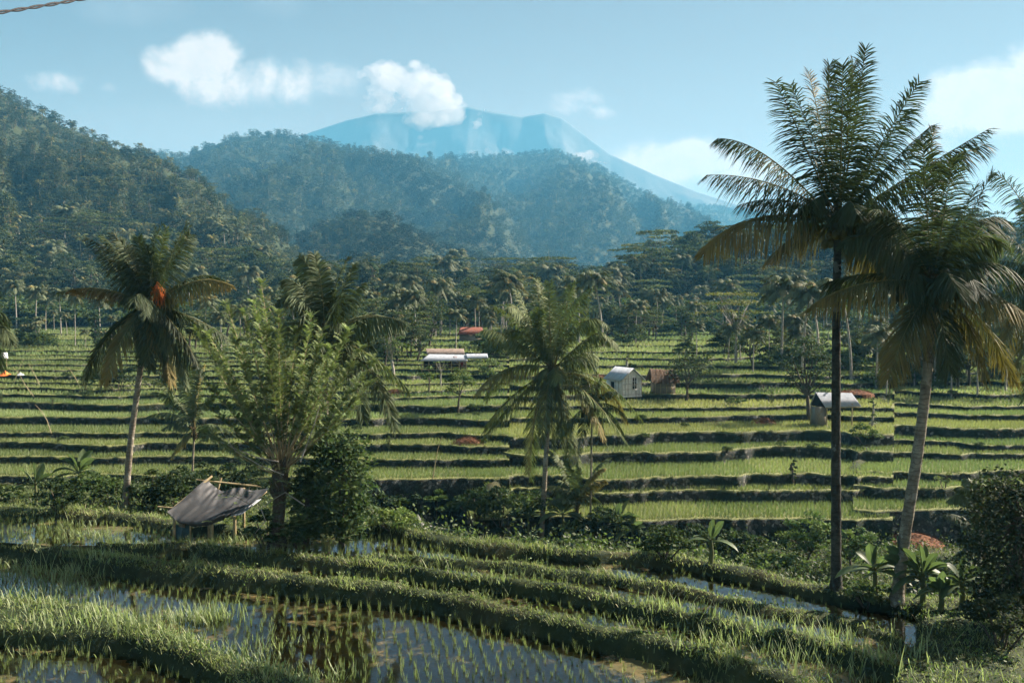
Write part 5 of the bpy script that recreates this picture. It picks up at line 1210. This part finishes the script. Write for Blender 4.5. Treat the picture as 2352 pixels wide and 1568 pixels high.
for i, (pts, lab) in enumerate([([(148,843),(158,845),(170,862),(180,882),(190,906)], 'bent bamboo pole arching left in front of the dark banana clump'), ([(28,842),(44,858),(58,884),(80,914)], 'bent bamboo pole rising behind the white sheet'),
      ([(65,834),(74,850),(84,868),(92,887)], 'straight slanting bamboo pole between the two bent ones'), ([(55,823),(46,843),(38,862),(32,880)], 'bamboo pole slanting right over the white sheet'), ([(80,928),(96,945),(108,965),(118,996)], 'bent bamboo pole nearest the camera in the left fields'), ([(1016,1000),(1006,1030),(1000,1060),(994,1100)], 'slanting bamboo pole by the red soil heap')]):
    Yd = hit(*pts[-1])[1]; P = np.array([at(a, c, Yd) for a, c in pts]); b = MB(); b.tube(P, np.linspace(.028, .010, len(P))[::-1], 6)
    tag(b.obj('bamboo_pole', M['bamboo']), lab, 'pole')
# --- heaps
def heap(label, px, py, wpx, hpx, m='redsoil', Yd=None, dep=.5, name='soil_heap', cat='heap'):
    p = hit(px, py) if Yd is None else at(px, py, Yd); s = p[1]/FP; n = 26
    u, v = np.meshgrid(np.linspace(-1, 1, n), np.linspace(-1, 1, n)); r = np.hypot(u, v)
    z = np.clip(1-r**2, -.25, 1)**1.0*hpx*s*.95*(.7+.6*vn(u*4, v*4, int(px))); w_ = wpx*s/2
    A = np.stack([u*w_, v*w_*dep, np.where(r < 1.02, z, -.3)-.05], -1); b = MB(); b.add(A.reshape(-1, 3), grid_faces(n, n))
    m_ = 400; a = rng.random(m_)*6.28; q = np.sqrt(rng.random(m_))*.95; P = np.stack([np.cos(a)*q*w_, np.sin(a)*q*w_*dep, (1-q*q)*hpx*s*1.2*.9], -1); D = unit(rng.normal(size=(m_, 3))*(1, 1, .35)); D[:, 2] = np.abs(D[:, 2])
    b.blades(P, D, .16, .012, np.array((0, 0, 1.)), .2, 2, (1, 1, 1), (1, 1, 1))
    o = b.obj(name, M[m]); o.location = tuple(p); tag(o, label, cat)
heap('orange straw and soil heap on the bank corner left of the field hut', 1755, 975, 66, 15)
heap('red soil heap beside the slanting bamboo pole', 1075, 1022, 84, 18)
heap('long low straw heap above the field hut roof', 1962, 903, 92, 9)
heap('collapsed red earth behind the leaning palm trunk', 2085, 1243, 165, 22, dep=.6)
heap('small red heap among the arching fronds in the middle left', 908, 902, 52, 8)
heap('bright red heap left of the white plank house', 1372, 868, 54, 8)
# --- stone marker, channel wall
p = hit(960, 1216); s = p[1]/FP
b = MB(); n = 5
V = [(0, .05, 36*s)]+[(math.cos(a)*21*s*(1.1 if i % 2 else .9), math.sin(a)*14*s, -.1) for i, a in enumerate(np.arange(5)*1.2566-.9)]
mid = [tuple(np.array(V[0])*.5+np.array(V[1+i])*.5+np.array((rng.normal()*.03, rng.normal()*.03, rng.normal()*.02))) for i in range(5)]
V = V+mid; F = [(0, 6+i, 6+(i+1) % 5) for i in range(5)]; b.add(V, F); b.add(V, [(6+i, 1+i, 1+(i+1) % 5, 6+(i+1) % 5) for i in range(5)])
o = b.obj('stone_marker', M['stone']); o.location = tuple(p); tag(o, 'pointed grey stone standing on the bank', 'stone')
a_, c_ = at(972, 1207, p[1]+.9), at(1182, 1240, p[1]-.8); b = MB(); K = 12; rows = []
for i in range(K):
    q = a_+(c_-a_)*i/(K-1)+np.array((0, rng.normal()*.02, rng.normal()*.015)); rows.append([q, q+(0, .22, .01), q+(0, .22, -.75), q+(0, 0, -.75)])
A = np.array(rows); i = np.arange(K-1)[:, None]*4; j = np.arange(4)[None]; b.add(A.reshape(-1, 3), np.stack([i+j, i+4+j, i+4+(j+1) % 4, i+(j+1) % 4], -1).reshape(-1, 4))
tag(b.obj('channel_wall', M['stone']), 'low concrete wall of the water channel behind the bank', 'wall')
# --- tarpaulin shelter
Ys_ = hit(500, 1244)[1]; o0 = at(480, 1244, Ys_); o0[2] = down(o0[0], o0[1])
q = lambda px, py, dy=0.: at(px, py, Ys_+dy)-o0
t = thing('tarpaulin_shelter', 'field shelter of bamboo poles under a sagging dark grey tarpaulin', 'shelter', tuple(o0))
cg = np.array([[(474,1100,1.5),(497,1121,1.45),(517,1129,1.4),(548,1121,1.45),(580,1127,1.4),(618,1122,1.5)],
 [(452,1122,1.1),(478,1140,1.0),(508,1148,.95),(545,1145,1.0),(578,1143,1.05),(608,1134,1.1)],
 [(420,1150,.6),(455,1163,.5),(497,1168,.45),(535,1162,.5),(562,1158,.6),(585,1152,.7)],
 [(388,1176,.1),(414,1198,-.05),(448,1198,-.1),(486,1192,-.1),(512,1184,0),(540,1178,.15)],
 [(392,1180,.12),(424,1205,.0),(455,1210,-.05),(488,1206,-.05),(510,1195,.05),(528,1188,.15)]], float)
nu, nv = 61, 41; uu = np.linspace(0, 5, nu); vv = np.linspace(0, 4, nv)
def ci(A, x):
    i = np.clip(x.astype(int), 0, len(A)-2); f = (x-i)[:, None, None]; g = lambda k: A[np.clip(i+k, 0, len(A)-1)]
    return .5*(2*g(0)+(g(1)-g(-1))*f+(2*g(-1)-5*g(0)+4*g(1)-g(2))*f**2+(3*g(0)-g(-1)-3*g(1)+g(2))*f**3)
G1 = ci(cg, vv); G2 = ci(np.transpose(G1, (1, 0, 2)), uu)       # (nu,nv,3)
UU, VV_ = np.meshgrid(uu, vv, indexing='ij')
wrk = (1-np.abs(2*vn(UU*1.7+.5*VV_, VV_*.45+UU*.3, 61)-1))*.09+(vn(UU*5, VV_*1.3, 62)-.5)*.05
A = np.array([[q(*G2[i, j]) for j in range(nv)] for i in range(nu)]); A[..., 1] -= wrk; A[..., 2] += wrk*.7
part(t, 'tarpaulin', 'tarp', lambda b: b.add(A.reshape(-1, 3), grid_faces(nu, nv)), True)
for (a, c) in (((396,1168,.35),(487,1093,1.6)), ((500,1124,1.75),(508,1096,1.85)), ((530,1190,.1),(612,1128,1.55))):
    part(t, 'rafter', 'bamboo', lambda b: b.tube(np.array([q(*a), q(*c)]), .04, 8))
for (a, c, r_) in (((450,1101,1.62),(600,1118,1.62), .018), ((492,1106,1.66),(590,1116,1.66), .035), ((362,1163,.3),(396,1166,.35), .025), ((388,1174,.35),(541,1184,.35), .03)):
    part(t, 'purlin', 'bamboo', lambda b: b.tube(np.array([q(*a), q(*c)]), r_, 8))
def tinstrip(b):
    for k in range(5):
        f0, f1 = k/5, (k+1)/5-.04
        a1, a2, c1, c2 = [np.array(v, float) for v in ((522,1186,.1),(556,1182,.1),(578,1152,.95),(602,1145,1.0))]
        quad_slab(b, [q(*(c1*(1-f0)+c2*f0)), q(*(c1*(1-f1)+c2*f1)), q(*(a1*(1-f1)+a2*f1)), q(*(a1*(1-f0)+a2*f0))], .02)
part(t, 'tin_edge', 'tin', tinstrip)
for px, dy, top, r_ in ((539,.1,1184,.055),(487,0,1200,.05),(480,.15,1200,.045),(437,0,1203,.03),(400,.1,1180,.05),(560,1.5,1120,.05),(470,1.5,1105,.05)):
    b0 = q(px, 1244, dy); b0[2] = -.25; part(t, 'post', 'bamboo', lambda b: b.tube(np.array([b0, q(px, top, dy)]), r_, 8))
def cl(b):
    n = 12; u, v = np.meshgrid(np.linspace(0, 1, n), np.linspace(0, 1, 9)); A = np.array([[q(400+37*u[i, j], 1205+38*v[i, j], .1+.07*math.sin(u[i, j]*9+v[i, j]*2)) for j in range(n)] for i in range(9)])
    b.add(A.reshape(-1, 3), grid_faces(9, n))
part(t, 'side_cloth', 'tealcloth', cl, True, 'teal cloth hung between two posts')
part(t, 'side_cloth', 'weave', lambda b: quad_slab(b, [q(410, 1190, .08), q(426, 1190, .08), q(425, 1212, .02), q(411, 1209, .02)], .02), False, 'brown sacking above the teal cloth')
# --- power cable crossing the corner of the sky
def cable(label, p0, p1, sag=.06):
    P0, P1 = at(*p0), at(*p1); s = np.linspace(0, 1, 160); C = P0+(P1-P0)*s[:, None]; C[:, 2] -= sag*4*s*(1-s)
    b = MB(); 
    for ph in (0, math.pi):
        a = s*58+ph; b.tube(C+np.stack([0*a, np.sin(a)*.014, np.cos(a)*.014], -1), .012, 6)
    tag(b.obj('power_cable', M['cable']), label, 'cable')
cable('long twisted black cable crossing the top left corner of the sky', (-260, 62, 11), (420, -50, 15))
cable('short end of black cable in the extreme top left corner', (-300, 40, 11), (60, -30, 12))
# ================================================================== CLOUDS AGAINST THE VOLCANO
def cloudmat():
    m = bpy.data.materials.new('cloud'); m.use_nodes = True; nt = m.node_tree; nt.nodes.clear(); b = NB(nt)
    v = b.n('ShaderNodeVolumePrincipled', {'Color': (1, 1, 1, 1), 'Density': .0065, 'Anisotropy': 0.0})
    b.n('ShaderNodeOutputMaterial', {'Volume': v.outputs[0]}); m.cycles.homogeneous_volume = True; return m
M['cloud'] = cloudmat()
def ico(n=2):
    import bmesh; bm = bmesh.new(); bmesh.ops.create_icosphere(bm, subdivisions=n, radius=1); v = np.array([w_.co[:] for w_ in bm.verts]); f = np.array([[x.index for x in q.verts] for q in bm.faces]); bm.free(); return v, f
IV, IF = ico(3)
def cloud(label, blobs, Yd, n, dep=60, rs=1.0):
    b = MB()
    tot = sum(rx*ry for _, _, rx, ry in blobs)
    for px, py, rx, ry in blobs:
        for _ in range(max(5, int(n*rx*ry/tot))):
            a = rng.random()*6.28; r_ = math.sqrt(rng.random()); c = at(px+math.cos(a)*rx*r_, py+math.sin(a)*ry*r_, Yd+rng.normal()*dep*.5)
            R_ = min(rx, ry)*rng.uniform(.3, .75)*(1.4-.95*r_)*Yd/FP*rs; b.add(IV*R_*np.array((1.25, 1, .85))+c, IF)
    o = b.obj('cloud', M['cloud'], smooth=True); tag(o, label, 'cloud')
    md = o.modifiers.new('join', 'REMESH'); md.mode = 'VOXEL'; md.voxel_size = 5.0
    tx = bpy.data.textures.new('puff', 'CLOUDS'); tx.noise_scale = 26; tx.noise_depth = 3
    d = o.modifiers.new('puff', 'DISPLACE'); d.texture = tx; d.strength = 26; d.mid_level = .5; d.texture_coords = 'GLOBAL'
    return o
cloud('white cloud hiding the left part of the volcano summit', [(885,175,55,32),(945,178,60,34),(985,210,60,40),(1015,245,45,42),(1040,262,30,30),(970,262,50,34),(965,292,22,24),(905,205,60,30),(880,240,50,26)], 3050, 190, 90)
cloud('small low cloud peeping over the ridge below the volcano', [(1130,352,48,12),(1075,350,25,7),(1170,350,30,9)], 2750, 30, 40)
cloud('small low cloud beside the right shoulder of the central ridge', [(1345,362,36,16),(1372,372,24,10)], 2750, 26, 40)
cloud('wisp of cloud right of the summit cloud', [(1093,285,13,14),(1110,262,12,10)], 3050, 12, 30)
# ================================================================== HAZE
def hazefn():
    m = bpy.data.materials.new('haze'); m.use_nodes = True; nt = m.node_tree; nt.nodes.clear(); b = NB(nt)
    v = b.n('ShaderNodeVolumePrincipled', {'Color': (.12, .45, .74, 1), 'Absorption Color': (.4, .25, .2, 1), 'Density': .0003, 'Anisotropy': .1})
    b.n('ShaderNodeOutputMaterial', {'Volume': v.outputs[0]}); m.cycles.homogeneous_volume = True; return m
b = MB(); b.box(0, 2250, 307, 30000, 7000, 646)
tag(b.obj('haze', hazefn()), 'pale blue air over the whole valley', 'haze', kind='stuff')
